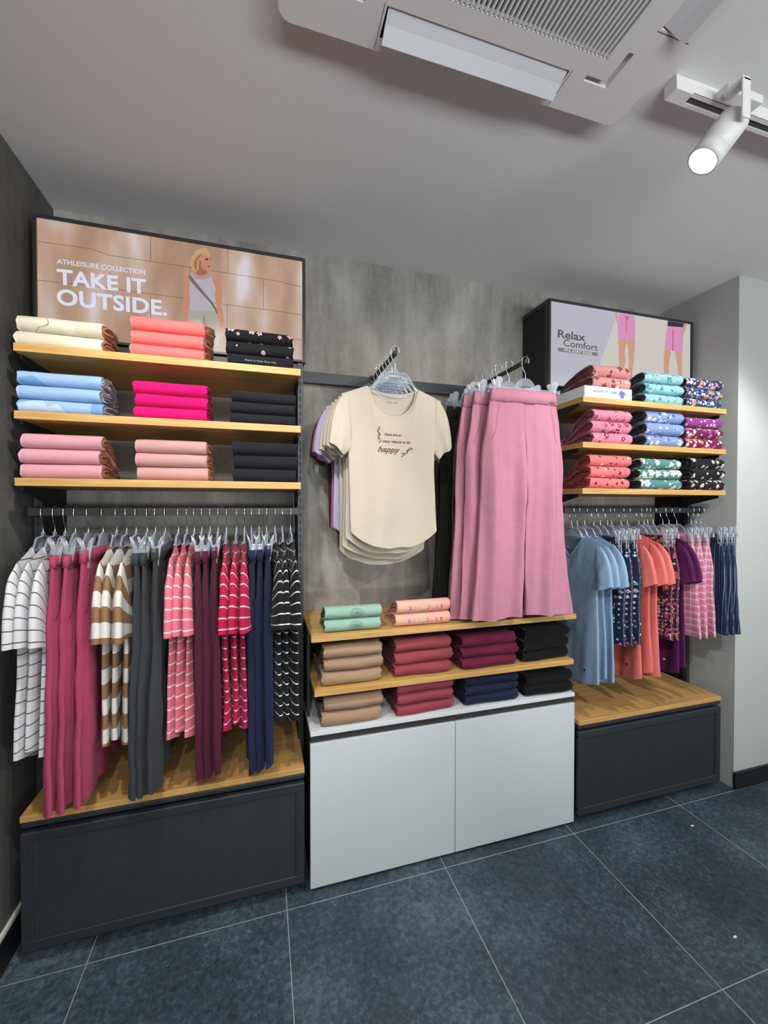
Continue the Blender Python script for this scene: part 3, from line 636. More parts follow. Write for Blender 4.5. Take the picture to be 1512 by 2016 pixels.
corf = F('coral_leaf_print', '#f07d7e', prints=[('#5a2b2f', 34, 3, .24, .55), ('#f4ece6', 22, 5, .24, .75)]); grnf = F('green_lily_print', '#558c87', prints=[('#f2f2ea', 24, 6, .42, .4, '#8aa86a'), ('#d9e6da', 50, 3, .3, .5)])
bkf = F('black_white_flower_print', '#1c1c20', prints=[('#ece9e4', 32, 5, .34, .45, '#8c8c80')])
# white display box with the leaf-print pair
BX0, BX1 = at(1151, 780, Y=1.483).x, at(1244, 780, Y=1.483).x
BH = at(1151, 758, Y=1.483).z-1.8797
t = empty('display_box', ((BX0+BX1)/2, 1.483, 1.8797)); tag(t, 'white display box reading RELAXED FIT T-SHIRT under the leaf print clothes', 'display box')
w = (BX1-BX0)/2; MB().box(-w, w, 0, .36, .0005, BH, .0012).build('box_body', MT['card'], t)
pt_navy = plain('ink_navy', '#4a5270', .6); pt_grey = plain('ink_grey', '#8f93a0', .6)
text('RELAXED FIT T-SHIRT', 'lettering', pt_navy, t, (-w*.62, -.0008, BH*.48), BH*.20, w*1.0, bold=.015, world=False)
text('SUPER COMBED COTTON RICH', 'lettering', pt_grey, t, (-w*.60, -.0008, BH*.78), BH*.07, w*.75, world=False)
text('comfort wear   150 gsm', 'lettering', pt_grey, t, (-w*.60, -.0008, BH*.25), BH*.08, w*.72, world=False)
pm = MB().prism([(w*.50, BH*.12), (w*.64, BH*.12), (w*.66, BH*.55), (w*.70, BH*.35), (w*.73, BH*.4), (w*.67, BH*.72), (w*.47, BH*.72), (w*.41, BH*.4), (w*.45, BH*.35), (w*.49, BH*.55)], 'y', -.0009, -.0005)
pm.build('printed_shirt', plain('ink_violet', '#5b55a0', .6), t); MB().prism([(w*.54+.005*math.cos(a*PI/5), BH*.82+.0055*math.sin(a*PI/5)) for a in range(10)], 'y', -.0009, -.0005).build('printed_head', plain('ink_skin', '#a0705c', .6), t)
stack((1163, 1236, 716), 1.8797+BH, 1.49, [leaf]*2, in_leaf, 'dusty pink leaf print folded garment on the white display box', GRs, hb=.008, Hh=at(1164, 716, Y=1.51).z-1.8797-BH, rough=.0028, layers=5, D=.34, sag=-.009)
stack((1265, 1339, 731), 1.8797, YQ, [aqua]*3, inner_dk, 'aqua floral folded garment on the right unit top shelf', GRs, rough=.002, D=.22, sag=-.019)
stack((1348, 1417, 742), 1.8797, YQ, [navf2, navf2, navf], inner_dk, 'navy multicolour floral folded garment on the right unit top shelf', GRs, rough=.003, D=.22, sag=-.016)
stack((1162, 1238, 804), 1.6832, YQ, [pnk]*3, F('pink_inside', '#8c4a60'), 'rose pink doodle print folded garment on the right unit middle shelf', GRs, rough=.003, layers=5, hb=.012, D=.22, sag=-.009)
stack((1267, 1340, 807), 1.6832, YQ, [blf]*3, inner_dk, 'blue white-lily print folded garment on the right unit middle shelf', GRs, rough=.002, D=.22, sag=-.019)
stack((1346, 1418, 820), 1.6832, YQ, [marf, marf, purf], inner_dk, '', GRs, rough=.003, D=.22, sag=-.016, labels=['maroon floral folded garment, bottom of its stack beside blue lily prints', 'maroon floral folded garment under the bright purple one', 'bright purple folded garment with pale flecks, on top of maroon ones'])
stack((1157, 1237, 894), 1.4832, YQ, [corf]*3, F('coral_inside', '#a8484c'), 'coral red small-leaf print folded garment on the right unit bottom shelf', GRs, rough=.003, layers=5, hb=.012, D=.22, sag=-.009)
stack((1256, 1336, 902), 1.4832, YQ, [grnf]*3, inner_dk, 'teal green white-flower print folded garment on the right unit bottom shelf', GRs, rough=.0025, D=.22, sag=-.016)
stack((1357, 1421, 901), 1.4832, YQ, [bkf]*3, inner_dk, 'black white-flower print folded garment on the right unit bottom shelf', GRs, rough=.003, D=.22, sag=-.012)

# middle unit
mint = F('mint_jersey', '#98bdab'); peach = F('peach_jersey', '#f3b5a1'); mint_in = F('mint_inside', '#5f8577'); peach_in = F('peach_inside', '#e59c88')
a = stack((637, 748, 1196), .9346, 1.515, [mint]*2, mint_in, 'mint green folded shirt with a dark line-drawn flower', 'folded shirts on the middle oak shelf', D=.15, hb=.02, rough=.0014)
b_ = stack((777, 884, 1184), .9346, 1.515, [peach]*2, peach_in, 'peach folded shirt with colourful letter patches', 'folded shirts on the middle oak shelf', D=.17, hb=.02, rough=.0014)
ink = plain('ink_green', '#3f5f57', .7)
for o in a:
    w = .1; pr = MB(); rnd = random.Random(5)
    for k in range(9):
        ang = k*2*PI/9; cx, cz = .012+math.cos(ang)*.014, .022+math.sin(ang)*.009
        pr.tube([(cx+math.cos(q*PI/5)*.013, -.0016, cz+math.sin(q*PI/5)*.008) for q in range(11)], .0004, 4)
    drape(pr.build('flower_print', ink, o), o)
cols = ['#6a72b8', '#c98a6a', '#7fa0c0', '#5a9a9a', '#c8453a', '#b08aa0', '#7a7ab0', '#c0585a']
IK = [plain('ink_%d' % k, cols[k], .7) for k in range(8)]
for o in b_:
    for k, ch in enumerate('BONJOUR!'): drape(text(ch, 'lettering', IK[k], o, (-.065+k*.019, -.0018, .014), .016, .012, bold=.01, world=False), o)
kh = F('khaki_twill', '#a98b71'); dr_ = F('dusty_red_twill', '#9a4450'); wine = F('wine_twill', '#6d1d3b'); bl2 = F('black_twill', '#0f0f12'); nv = F('navy_twill', '#1d2440')
GM = 'folded trousers in the middle unit'
def tr(px, z, mats, desc, Hh, lab=None): return stack(px, z, 1.512, mats, mats[0], desc, GM, D=.30, hb=Hh/len(mats)*.86, Hh=Hh, layers=4, rough=.0042, cat='folded trousers', name='folded_trousers', jit=.006, labels=lab)
tr((633, 750, 1273), .7371, [kh]*3, 'khaki folded trousers on the lower oak shelf', .150)
tr((775, 888, 1262), .7371, [dr_]*3, 'dusty red folded trousers on the lower oak shelf', .144)
tr((905, 1014, 1250), .7371, [wine]*3, 'wine red folded trousers on the lower oak shelf', .135)
tr((1028, 1119, 1240), .7371, [bl2]*3, 'black folded trousers on the lower oak shelf', .142)
tr((633, 750, 1375), .586, [kh]*2, 'khaki folded trousers on the white cabinet', .104)
tr((778, 891, 1350), .586, [dr_]*3, 'dusty red folded trousers on the white cabinet', .128)
tr((912, 1018, 1340), .586, [nv]*3, 'navy folded trousers on the white cabinet', .120)
tr((1030, 1124, 1320), .586, [bl2]*2, 'black folded trousers on the white cabinet', .092)

# ------------------------------------------------------------------ hangers
def hook_path(s=1.0): return [(x*s, 0, z) for x, z in [(.015, -.006), (.0155, .006), (.012, .014), (.004, .0185), (-.005, .0185), (-.013, .013), (-.0165, .002), (-.016, -.016), (-.010, -.034), (-.002, -.046), (0, -.056), (0, -.072)]]
def spl3(P, k=4):
    out = []
    for i in range(len(P)-1):
        p = [Vector(P[min(max(i+j, 0), len(P)-1)]) for j in (-1, 0, 1, 2)]
        for q in range(k):
            t = q/k; out.append(.5*((2*p[1])+(-p[0]+p[2])*t+(2*p[0]-5*p[1]+4*p[2]-p[3])*t*t+(-p[0]+3*p[1]-3*p[2]+p[3])*t**3))
    return out+[Vector(P[-1])]
_hcache = {}
ink_logo = plain('ink_black', '#2a2a33', .6)
def hanger(kind, loc, rz, label, group, half=.17, logo=False):
    """kind 'top' = shirt hanger, 'clip' = trouser hanger; origin on the rail's centre"""
    t = empty('clothes_hanger', loc, rz); tag(t, label, 'hanger', group)
    key = (kind, half)
    if key not in _hcache:
        hk = MB().tube(spl3(hook_path()), .0016, 6).build('hook', MT['chrome'], None, True)
        if kind == 'top':
            h = half
            top = spl([(-h, -.176), (-h+.03, -.163), (-.080, -.132), (-.058, -.100), (-.044, -.084), (-.008, -.079), (-.006, -.068), (.006, -.068), (.008, -.079), (.044, -.084), (.058, -.100), (.080, -.132), (h-.03, -.163), (h, -.176)], False, 4)
            bot = spl([(h, -.182), (h-.035, -.175), (.086, -.147), (.060, -.120), (.0, -.118), (-.060, -.120), (-.086, -.147), (-h+.035, -.175), (-h, -.182)], False, 4)
            bd = MB().prism(top+bot, 'y', -.0028, .0028); bd.tube([(x, 0, z) for x, z in top], .0036, 6); bd.tube([(x, 0, z) for x, z in bot], .0030, 6)
            bd.tube(spl3([(-.084, 0, -.142), (-.05, 0, -.165), (0, 0, -.174), (.05, 0, -.165), (.084, 0, -.142)]), .0026, 6)
            body = bd.build('hanger_body', MT['clear'], None, True)
        else:
            h = half
            tri = spl([(-.052, -.112), (-.036, -.088), (-.014, -.072), (.014, -.072), (.036, -.088), (.052, -.112)], False, 4)
            bd = MB().prism(tri+[(.06, -.121), (-.06, -.121)], 'y', -.0026, .0026); bd.tube([(x, 0, z) for x, z in tri], .0034, 6)
            bd.box(-h, h, -.0035, .0035, -.122, -.108, .001).box(-h, -h+.004, -.005, .005, -.124, -.106, .001).box(h-.004, h, -.005, .005, -.124, -.106, .001)
            body = bd.build('hanger_body', MT['clear'], None, False)
        clips = []
        if kind == 'clip':
            for s_ in (-1, 1):
                cb = MB(); cx = s_*(h-.035)
                for sy in (-1, 1):
                    pts = spl([(cx-.012, -.108), (cx-.016, -.090), (cx-.008, -.078), (cx+.008, -.078), (cx+.016, -.090), (cx+.012, -.108), (cx+.010, -.155), (cx+.008, -.168), (cx-.008, -.168), (cx-.010, -.155)], True, 3)
                    n0 = len(cb.v); cb.prism(pts, 'y', sy*.0055-.0016, sy*.0055+.0016)
                    for v in cb.v[n0:]: v.y += sy*max(0, (v.z+.112))*.38
                    n0 = len(cb.v); cb.tube([(cx-.010, sy*.009, -.099), (cx-.008, sy*.013, -.087), (cx, sy*.014, -.083), (cx+.008, sy*.013, -.087), (cx+.010, sy*.009, -.099)], .0016, 5)
                cb.box(cx-.008, cx+.008, -.0045, .0045, -.128, -.118)
                clips.append(cb.build('clip', MT['clipc'], None, False))
        _hcache[key] = (hk, body, clips); items = [hk, body]+clips
    else:
        hk, body, clips = _hcache[key]; items = []
        for q in [hk, body]+clips:
            c = q.copy(); COL.objects.link(c); items.append(c)
    for c in items: c.parent = t
    if logo: text('JOCKEY', 'lettering', ink_logo, t, (-.024, -.0058, -.108 if kind == 'clip' else -.108), .008, .048, bold=.01, world=False)
    return t

# ------------------------------------------------------------------ hanging T-shirts
def tee(mat, seed=0, sw=.200, shz=-.040, nw=.085, nf=.075, nb=.018, length=.60, bw=.175, hemw=.185, rise=.03, depth=.018, fold=.010, fk=52, vneck=False,
        O=(.250, -.25), I=(.095, -.285), arm=(.165, -.20), sth=.020, N_=88, T=46, sq=1.0, name='t_shirt', open_hem=.012):
    """origin at the collar's height in the middle of the shirt; local x across, z up"""
    rnd = random.Random(seed); V = []; Fc = []; UV = []
    def neckz(x, front):
        a = abs(x)
        if a >= nw: return shz*((a-nw)/(sw-nw))**1.0
        q = a/nw
        if front: return -nf*((1-q)**.9) if vneck else -nf*(1-q**2.4)**.62
        return -nb*(1-q**2.2)**.6
    ths = [2*PI*k/N_ for k in range(N_)]
    for r in range(T+1):
        t = r/T
        for th in ths:
            c = math.cos(th); front = math.sin(th) <= 0; cc = math.copysign(abs(c)**.92, c)
            x0 = cc*sw*.985; zt = neckz(x0, front)
            zr = zt*(1-t)+t*(-length)                 # roughly where this row is
            za = min(1, max(0, (-zr)/abs(arm[1])))
            wd = sw*(1-za)+arm[0]*za if -zr < abs(arm[1]) else None
            if wd is None:
                q = (-zr-abs(arm[1]))/(length-abs(arm[1])); q = min(1, q); wd = bw+(arm[0]-bw)*(1-q)**3+(hemw-bw)*q**1.5
            x = cc*wd*.985
            hem = -length+rise*(abs(x)/hemw)**2.6
            z = zt*(1-t)+t*hem
            D_ = depth*min(1, t*9)**.6*(1+.25*t)+(.007 if abs(x0) < nw*.98 else .0)*(1-min(1, t*4))
            y = math.sin(th)*D_
            y = math.copysign(abs(math.sin(th))**.6, math.sin(th))*D_
            fa = fold*min(1, max(0, t-.12)*1.5)
            w_ = math.sin(x*fk+seed*1.7+.8*math.sin(z*5+seed))+.5*math.sin(x*fk*1.83+seed*2.3+1.2*math.sin(z*7))
            y += fa*w_*.6 + fold*.6*fbm(x*9+seed, z*5, seed)
            x += fa*.35*fbm(z*7, x*8+seed, 2.2)+fold*.5*math.sin(z*9+seed)*t
            if t > .9: y += open_hem*(t-.9)*math.sin(th)
            zq = z+.009*fbm(x*15+seed, z*8, seed+4)*max(0, t-.15)
            V.append((x*sq, y, zq)); UV.append((x0 if front else x0+1, z))
    for r in range(T):
        for k in range(N_): Fc.append((r*N_+k, r*N_+(k+1) % N_, (r+1)*N_+(k+1) % N_, (r+1)*N_+k))
    # sleeves
    for s_ in (-1, 1):
        base = len(V); SN, ST = 30, 16
        Sx, Sz = sw*.86, shz*.80; Px, Pz = arm[0]*.93, arm[1]
        arc = 0; pv = None
        for r in range(ST+1):
            t = r/ST
            e = 0
            Cx, Cz = O[0]*.965, Sz-.030; ox = (1-t)**2*Sx+2*t*(1-t)*Cx+t*t*O[0]; oz = (1-t)**2*Sz+2*t*(1-t)*Cz+t*t*O[1]; ix, iz = Px+(I[0]-Px)*t, Pz+(I[1]-Pz)*t
            arc += math.hypot(ox-pv[0], oz-pv[1]) if pv else 0; pv = (ox, oz)
            for k in range(SN):
                th = 2*PI*k/SN; c = (1-math.cos(th))/2
                x = ox+(ix-ox)*c; z = oz+(iz-oz)*c; fl = sth*t**.8+depth*(.85-.5*t)
                y = math.copysign(abs(math.sin(th))**(1.35-.7*min(1, t*2)), math.sin(th))*fl
                y += .006*t*math.sin(c*9+seed+s_)+.003*fbm(c*5+seed, t*4, s_)
                z += .004*t*math.sin(c*8+seed*2+s_*2)
                x2 = x*s_*sq; V.append((x2, y, z)); UV.append((c*.2+.3*s_+2, -arc+.004))
        for r in range(ST):
            for k in range(SN): Fc.append((base+r*SN+k, base+r*SN+(k+1) % SN, base+(r+1)*SN+(k+1) % SN, base+(r+1)*SN+k))
    o = mesh(name, V, Fc, mat, None, UV, smooth=True)
    # neck ribbing
    pts = []
    for th in [2*PI*k/72 for k in range(72)]:
        c = math.cos(th); x = c*nw*.97; fr = math.sin(th) <= 0; z = neckz(x, fr); y = math.sin(th)*.009-(.0 if fr else 0)
        pts.append((x*sq, y*1.0+(-.0015 if fr else .0015), z))
    return o, pts
def collar(o, pts, mat, w=.0055):
    n = len(pts); V = []; Fc = []; UV = []
    P = [Vector(p) for p in pts]
    for i, p in enumerate(P):
        t = (P[(i+1) % n]-P[i-1]).normalized(); nrm = Vector((t.z, 0, -t.x)); c = Vector((0, 0, .035))-p; c.y = 0
        if nrm.dot(c) < 0: nrm = -nrm
        if abs(nrm.length) < 1e-4: nrm = Vector((0, 0, 1))
        nrm.normalize()
        for k in range(8):
            a = 2*PI*k/8; q = p+nrm*(math.cos(a)*w)+Vector((0, 1, 0))*math.sin(a)*.0020; V.append(q); UV.append((i*.01, k*.002))
    for i in range(n):
        for k in range(8): Fc.append((i*8+k, i*8+(k+1) % 8, ((i+1) % n)*8+(k+1) % 8, ((i+1) % n)*8+k))
    return mesh('collar', V, Fc, mat, o, UV, smooth=True)

# ------------------------------------------------------------------ hanging trousers
def pants(mat, seed=0, ww=.150, hip=.175, length=.72, crotch=-.27, hem=.10, knee=None, depth=.020, fold=.006, fk=60, spread=.0, N_=34, T=54, name='trousers', band=.035, gather=0.0, hem_slant=0.0, sway=0.0, bmat=None, sq=1.0):
    """origin at the waist; both legs; local x across"""
    V = []; Fc = []; UV = []
    for s_ in (-1, 1):
        base = len(V)
        for r in range(T+1):
            t = r/T; z = -band*.6-(length-band*.6)*t
            if -z < -crotch:
                q = -z/-crotch; out = ww+(hip-ww)*math.sin(min(1, q*1.3)*PI/2); inn = 0.0
            else:
                q = (-z+crotch)/(length+crotch); c0 = hip*.5+spread*q*.5; hw0 = hip*.5; hw = hw0+(hem-hw0)*(q**1.15)
                cx = hip*.5+(hem+spread-hip*.5)*q; out = cx+hw; inn = cx-hw
            for k in range(N_):
                th = 2*PI*k/N_; c = math.cos(th); c = math.copysign(abs(c)**.8, c)
                x = (out+inn)/2+c*(out-inn)/2
                ex_ = .6
                if -z < -crotch+.06 and c < 0: ex_ = .6-.5*min(1, (-crotch+.06+z)/.06)
                y = math.copysign(abs(math.sin(th))**ex_, math.sin(th))*depth*(.6+.5*min(1, t*3))
                fa = fold*min(1, t*3+.05)
                y += fa*(math.sin(x*s_*fk+seed+1.2*math.sin(z*3+seed))+.5*math.sin(x*s_*fk*1.9+seed*2+math.sin(z*4)))
                y += gather*math.sin(x*210)*max(0, 1-t*5)
                xx = x+.006*fbm(z*6, seed, c)*min(1, t*4)+sway*math.sin(z*5.5+seed)*t*s_
                y += .004*fbm(x*18+seed, z*9, 3.3)*min(1, t*5)
                zz = z-hem_slant*(x-.1)*t+.0035*t*math.sin(th*2+seed)
                V.append((xx*s_*sq, y+.0012*fbm(x*40, z*30, seed), zz)); UV.append((x*s_+(0 if math.sin(th) < 0 else 2), z))
        for r in range(T):
            for k in range(N_): Fc.append((base+r*N_+k, base+r*N_+(k+1) % N_, base+(r+1)*N_+(k+1) % N_, base+(r+1)*N_+k))
    o = mesh(name, V, Fc, mat, None, UV, smooth=True)
    V = []; Fc = []; UV = []; n = 64; R_ = 6
    prof = [(0, 0), (.0, -band*.5), (0, -band), (-.003, -band), (-.003, -band*.5), (-.003, 0)]
    for k in range(n):
        th = 2*PI*k/n; c = math.cos(th); c = math.copysign(abs(c)**.85, c); sn = math.copysign(abs(math.sin(th))**.28, math.sin(th))
        for a, b in prof:
            w_ = (ww+(hip-ww)*min(1, -b/-crotch*1.6))*1.01+a; V.append((c*w_*sq, sn*(depth*.80+.0022+a)+gather*.6*math.sin(c*40+k)*(1 if -b > band*.6 else .3), b-.0+.0008*math.sin(k))); UV.append((c*ww, b))
    m_ = len(prof)
    for k in range(n):
        for j in range(m_): Fc.append((k*m_+j, k*m_+(j+1) % m_, ((k+1) % n)*m_+(j+1) % m_, ((k+1) % n)*m_+j))
    mesh('waistband', V, Fc, bmat or mat, o, UV, smooth=True)
    return o
def pocket(o, mat, x, z0, ln, out=.03):
    P = spl3([(x, -.1, z0), (x+out*.25, -.1, z0-ln*.35), (x+out*.62, -.1, z0-ln*.75), (x+out, -.1, z0-ln)], 4)
    drape(MB().tube(P, .0016, 6).build('pocket_edge', mat, o, True), o, .0005)

# ------------------------------------------------------------------ left rail
HX = [-.682, -.652, -.619, -.592, -.557, -.511, -.472, -.444, -.412, -.379, -.355, -.322, -.281, -.254, -.229, -.205, -.178, -.150, -.122, -.088, -.060, -.036, -.009, .018, .048, .075, .105]
wst = F('white_tee_brown_lines', '#e3e4e8', stripes=('#7a6357', .0345, .11)); bst = F('brown_white_block_stripe', '#e9e6df', stripes=('#9a7452', .090, .5, 'v', .15), heather=.05)
pst = F('pink_tee_white_lines', '#e6788a', stripes=('#f4e6e4', .0345, .13), heather=.1); mst = F('magenta_tee_white_lines', '#c3174f', stripes=('#f2dde0', .0345, .12), heather=.08)
kst = F('black_tee_white_lines', '#1d1e20', stripes=('#f2f2f0', .0345, .12))
rose = F('rose_fleece', '#b8496a'); dkg = F('dark_grey_heather', '#3a3e43', heather=.35); mrn = F('maroon_fleece', '#5a1f38'); nvy = F('navy_fleece', '#1f2748')
brn_rib = F('brown_rib', '#a37c5b'); mroon_in = None
ORD3 = ('first', 'second', 'third')
plan = [('tee', wst, 3, 'white short-sleeved tee with thin brown stripes', 'white tees with thin brown stripes', wst),
        ('pants', rose, 3, 'rose red flared trousers', 'rose red trousers on the left rail', None),
        ('tee', bst, 3, 'brown and white block-striped tee', 'brown and white block-striped tees', brn_rib),
        ('pants', dkg, 3, 'dark grey heather trousers', 'dark grey trousers on the left rail', None),
        ('tee', pst, 3, 'pink tee with thin white stripes', 'pink striped tees', pst),
        ('pants', mrn, 3, 'maroon trousers', 'maroon trousers on the left rail', None),
        ('tee', mst, 3, 'magenta tee with thin white stripes', 'magenta striped tees', mst),
        ('pants', nvy, 3, 'navy trousers', 'navy trousers on the left rail', None),
        ('tee', kst, 3, 'black tee with thin white stripes', 'black striped tees', kst)]
i = 0
POCK = [F('rose_seam', '#8a2f4b'), F('grey_seam', '#26282c'), F('maroon_seam', '#32101f'), F('navy_seam', '#0f1529')]
for kind, mat, n, desc, grp, cm in plan:
    kc = [rose, dkg, mrn, nvy].index(mat) if mat in (rose, dkg, mrn, nvy) else 0
    for k in range(n):
        X = HX[i]; sd = len(desc)*1.7+k*.22; yj = [0, .006, -.004][i % 3]
        pos = 0
        if kind == 'tee':
            o, pts = tee(mat, sd, sw=.185, shz=-.045, nw=.075, nf=.075, length=.635-(.015 if k == 1 else 0), bw=.162, hemw=.180, arm=(.150, -.19), O=(.243, -.270), I=(.035, -.300), sth=.015, depth=.011, fold=.009, fk=58)
            collar(o, pts, cm); o.location = (X, RY+yj, 1.278); o.rotation_euler = (0, 0, PI/2+[.03, .0, .02][k])
            tag(o, f'{ORD3[k]} {desc} from the left wall', 't-shirt', grp)
            hanger('top', (X, RY+yj, RZ_), PI/2+[.03, .0, .02][k], f'clear hanger holding the {ORD3[k]} {desc} from the left wall', 'clear hangers on the left rail', half=.150)
        else:
            o = pants(mat, sd, ww=.150, hip=.160, length=.735, crotch=-.29, hem=.080 if mat in (mrn, nvy) else .098, depth=.012, fold=.006, fk=55, sway=.012, band=.036)
            o.location = (X, RY+yj-.03, 1.258+.014*(k == 2)); o.rotation_euler = (0, 0, PI/2+[.05, .02, .02][k])
            pocket(o, POCK[kc], -.112, -.06, .13, -.030)
            tag(o, f'{ORD3[k]} pair of {desc} from the left wall', 'trousers', grp)
            hanger('clip', (X, RY+yj, RZ_), PI/2+[.05, .02, .02][k], f'clear clip hanger holding the {ORD3[k]} {desc} from the left wall', 'clear hangers on the left rail', half=.185)
        i += 1

# ------------------------------------------------------------------ right rail
HR = [1.388, 1.420, 1.462, 1.497, 1.535, 1.577, 1.621, 1.678, 1.717, 1.766, 1.798, 1.843, 1.879, 1.918, 1.958, 2.009, 2.060, 2.105, 2.140, 2.172]
bl = F('powder_blue_jersey', '#94b2cf'); sal = F('salmon_jersey', '#ef7d75'); nfl = F('navy_flamingo_print', '#1f2a47', prints=[('#e78aa2', 26, 3, .34, .5), ('#dfe6ea', 44, 4, .26, .55), ('#6aa9a6', 38, 4, .28, .6)])
pais = F('maroon_paisley_print', '#3f1c34', prints=[('#b8476a', 50, 3, .42, .35), ('#c9b6ae', 62, 4, .34, .45), ('#cf8a4a', 36, 3, .26, .7)]); prp = F('plum_jersey', '#581c53')
chk = F('pink_check', '#dc86a0', stripes=[('#f3d8df', .030, .16, 'u', 0, .8), ('#f3d8df', .030, .16, 'v', 0, .8), ('#b85878', .030, .08, 'u', .5, .7), ('#b85878', .030, .08, 'v', .5, .7)])
nst = F('navy_vertical_stripe', '#1f2d4c', stripes=[('#8c93b5', .021, .12, 'u', 0, .8), ('#46587f', .021, .12, 'u', .5, .9)])
planR = [('tee', bl, 3, 'powder blue plain tee', 'powder blue tees'), ('pants', nfl, 3, 'navy floral printed shorts', 'navy floral shorts'), ('tee', sal, 3, 'salmon plain tee', 'salmon tees'), ('pants', pais, 2, 'maroon paisley printed shorts', 'maroon paisley shorts'),
         ('tee', prp, 2, 'plum purple tee', 'plum purple tees'), ('pants', chk, 3, 'pink checked shorts', 'pink checked shorts'), ('pants', nst, 3, 'navy shorts with pale vertical stripes', 'navy striped shorts')]
HRx = {0: HR[0:3], 1: HR[3:6], 2: HR[6:9], 3: HR[9:11], 4: HR[11:13], 5: HR[13:16], 6: HR[16:20]}
NUM = {2: 'two', 3: 'three'}
for gi, (kind, mat, n, desc, grp) in enumerate(planR):
    for k in range(n):
        X = HRx[gi][k if gi != 6 else k+1]; sd = gi*3.1+k*.25; a = -PI/2+[-.03, -.01, 0][k]
        pos = 0
        if kind == 'tee':
            lg = .66
            o, pts = tee(mat, sd, sw=.190, shz=-.040, nw=.085, nf=.105 if gi == 0 else .08, vneck=(gi == 0), length=lg-.02*(k == 1), bw=.165, hemw=.175, arm=(.165, -.185), O=(.240, -.205), I=(.135, -.235), sth=.014, depth=.012, fold=.009 if not (gi == 0 and k == 0) else .004, fk=50)
            collar(o, pts, mat); o.location = (X, RY, 1.272); o.rotation_euler = (0, 0, a); tag(o, f'{ORD3[k]} {desc} on the right rail from the pink trousers', 't-shirt', grp)
            if gi in (0, 4) or k == 0:
                MB().prism([(q[0]*.007+.12*1, q[1]*.007-lg+.075) for q in [(0, -1), (.9, .1), (.6, .7), (0, .35), (-.6, .7), (-.9, .1)]], 'y', -.026, -.0245).build('heart_emblem', MT['tagc'] if gi == 4 else ink_logo, o)
            hanger('top', (X, RY, RZ_), a, f'clear hanger holding the {ORD3[k]} {desc} on the right rail', 'clear hangers on the right rail', half=.155)
        else:
            sl = dict(length=.47, crotch=-.26, hem=.098) if mat in (chk, nst) else dict(length=.47, crotch=-.27, hem=.09)
            o = pants(mat, sd, ww=.150, hip=.172, depth=.014, fold=.007, fk=62, band=.034, gather=.0025, **sl)
            o.location = (X, RY-.02, 1.272); o.rotation_euler = (0, 0, a); tag(o, f'{ORD3[k]} {desc} on the right rail from the pink trousers', 'shorts', grp)
            hanger('clip', (X, RY-.02, RZ_), a, f'clear clip hanger holding the {ORD3[k]} {desc} on the right rail', 'clear hangers on the right rail', half=.18)

# ------------------------------------------------------------------ cream tees on the first arm
crm = F('cream_jersey', '#c8beac', heather=.04); lil = F('lilac_jersey', '#b9b4d6'); mauve = F('mauve_jersey', '#b56f8c'); winej = F('wine_jersey', '#4a1b30'); brn = F('brown_ink', '#6f4a3a')
AX = .478
ct = [(1.500, crm, 0), (1.540, crm, 1), (1.578, crm, 2), (1.616, crm, 3), (1.665, lil, 4), (1.71, mauve, 5), (1.76, winej, 6)]
names = ['front', 'second', 'third', 'fourth']
for k, (Y, m_, q) in enumerate(ct):
    ln = .605+.022*min(k, 3) if k < 4 else .58; sc = 1+.018*min(k, 3)
    o, pts = tee(m_, k*2.1+.4, sw=.205*sc, shz=-.038, nw=.098, nf=.115, nb=.030, length=ln, bw=.168*sc, hemw=.172*sc, rise=.065, arm=(.172*sc, -.235), O=(.243*sc, -.215), I=(.185*sc, -.262), sth=.012, depth=.013, fold=.012 if k == 0 else .010, fk=27, N_=120, T=60)
    collar(o, pts, m_, .0085); o.location = (AX-.003*k-(.010 if k > 3 else 0), Y, 1.852-.003*k); o.rotation_euler = (0, 0, [0.0, .015, .02, .025, .02, .02, .02][k])
    if m_ is crm: lab = 'cream tee printed with brown happy lettering, front of the arm' if k == 0 else f'{names[k]} cream tee hanging behind the printed front one'
    else: lab = {4: 'lilac tee hanging behind the cream tees', 5: 'mauve tee hanging behind the lilac one', 6: 'dark wine tee hanging nearest the wall behind cream tees'}[k]
    tag(o, lab, 't-shirt', 'tees on the display arm')
    if k == 0:
        pr = plain('brown_print', '#6b4637', .8); yy = -.0245
        for body, x, z, hh, ww_ in (('there are so', -.040, -.186, .0105, .066), ('many reasons to be', -.048, -.211, .0105, .112), ('happy', -.066, -.246, .020, .090)):
            drape(text(body, 'lettering', pr, o, (x, yy, z), hh, ww_, bold=.028, shear=.35, world=False), o)
        sp_ = MB(); rnd = random.Random(3)
        for cx, cz, n_, dx, dz in ((-.056, -.212, 20, -.010, .055), (.030, -.256, 26, .042, .032)):
            for j in range(n_):
                u_ = j/n_; px_, pz_ = cx+dx*u_+rnd.uniform(-.006, .006), cz+dz*u_+rnd.uniform(-.007, .007); an = rnd.uniform(0, PI)
                sp_.tube([(px_-math.cos(an)*.0042, yy, pz_-math.sin(an)*.0042), (px_, yy-.0001, pz_), (px_+math.cos(an)*.0042, yy, pz_+math.sin(an)*.0042)], [.0004, .0018, .0004], 6)
        drape(sp_.build('floral_print', pr, o), o); text('ultra soft', 'neck_print', pr, o, (-.022, .0085, -.055), .004, .044, world=False)
    hanger('top', (.486, Y, 1.990), [0.0, .015, .02, .025, .02, .02, .02][k], f'clear shirt hanger holding the {["front cream", "second cream", "third cream", "fourth cream", "lilac", "mauve", "dark wine"][k]} tee on the display arm', 'clear hangers on the tee display arm', half=.150, logo=(k < 2))

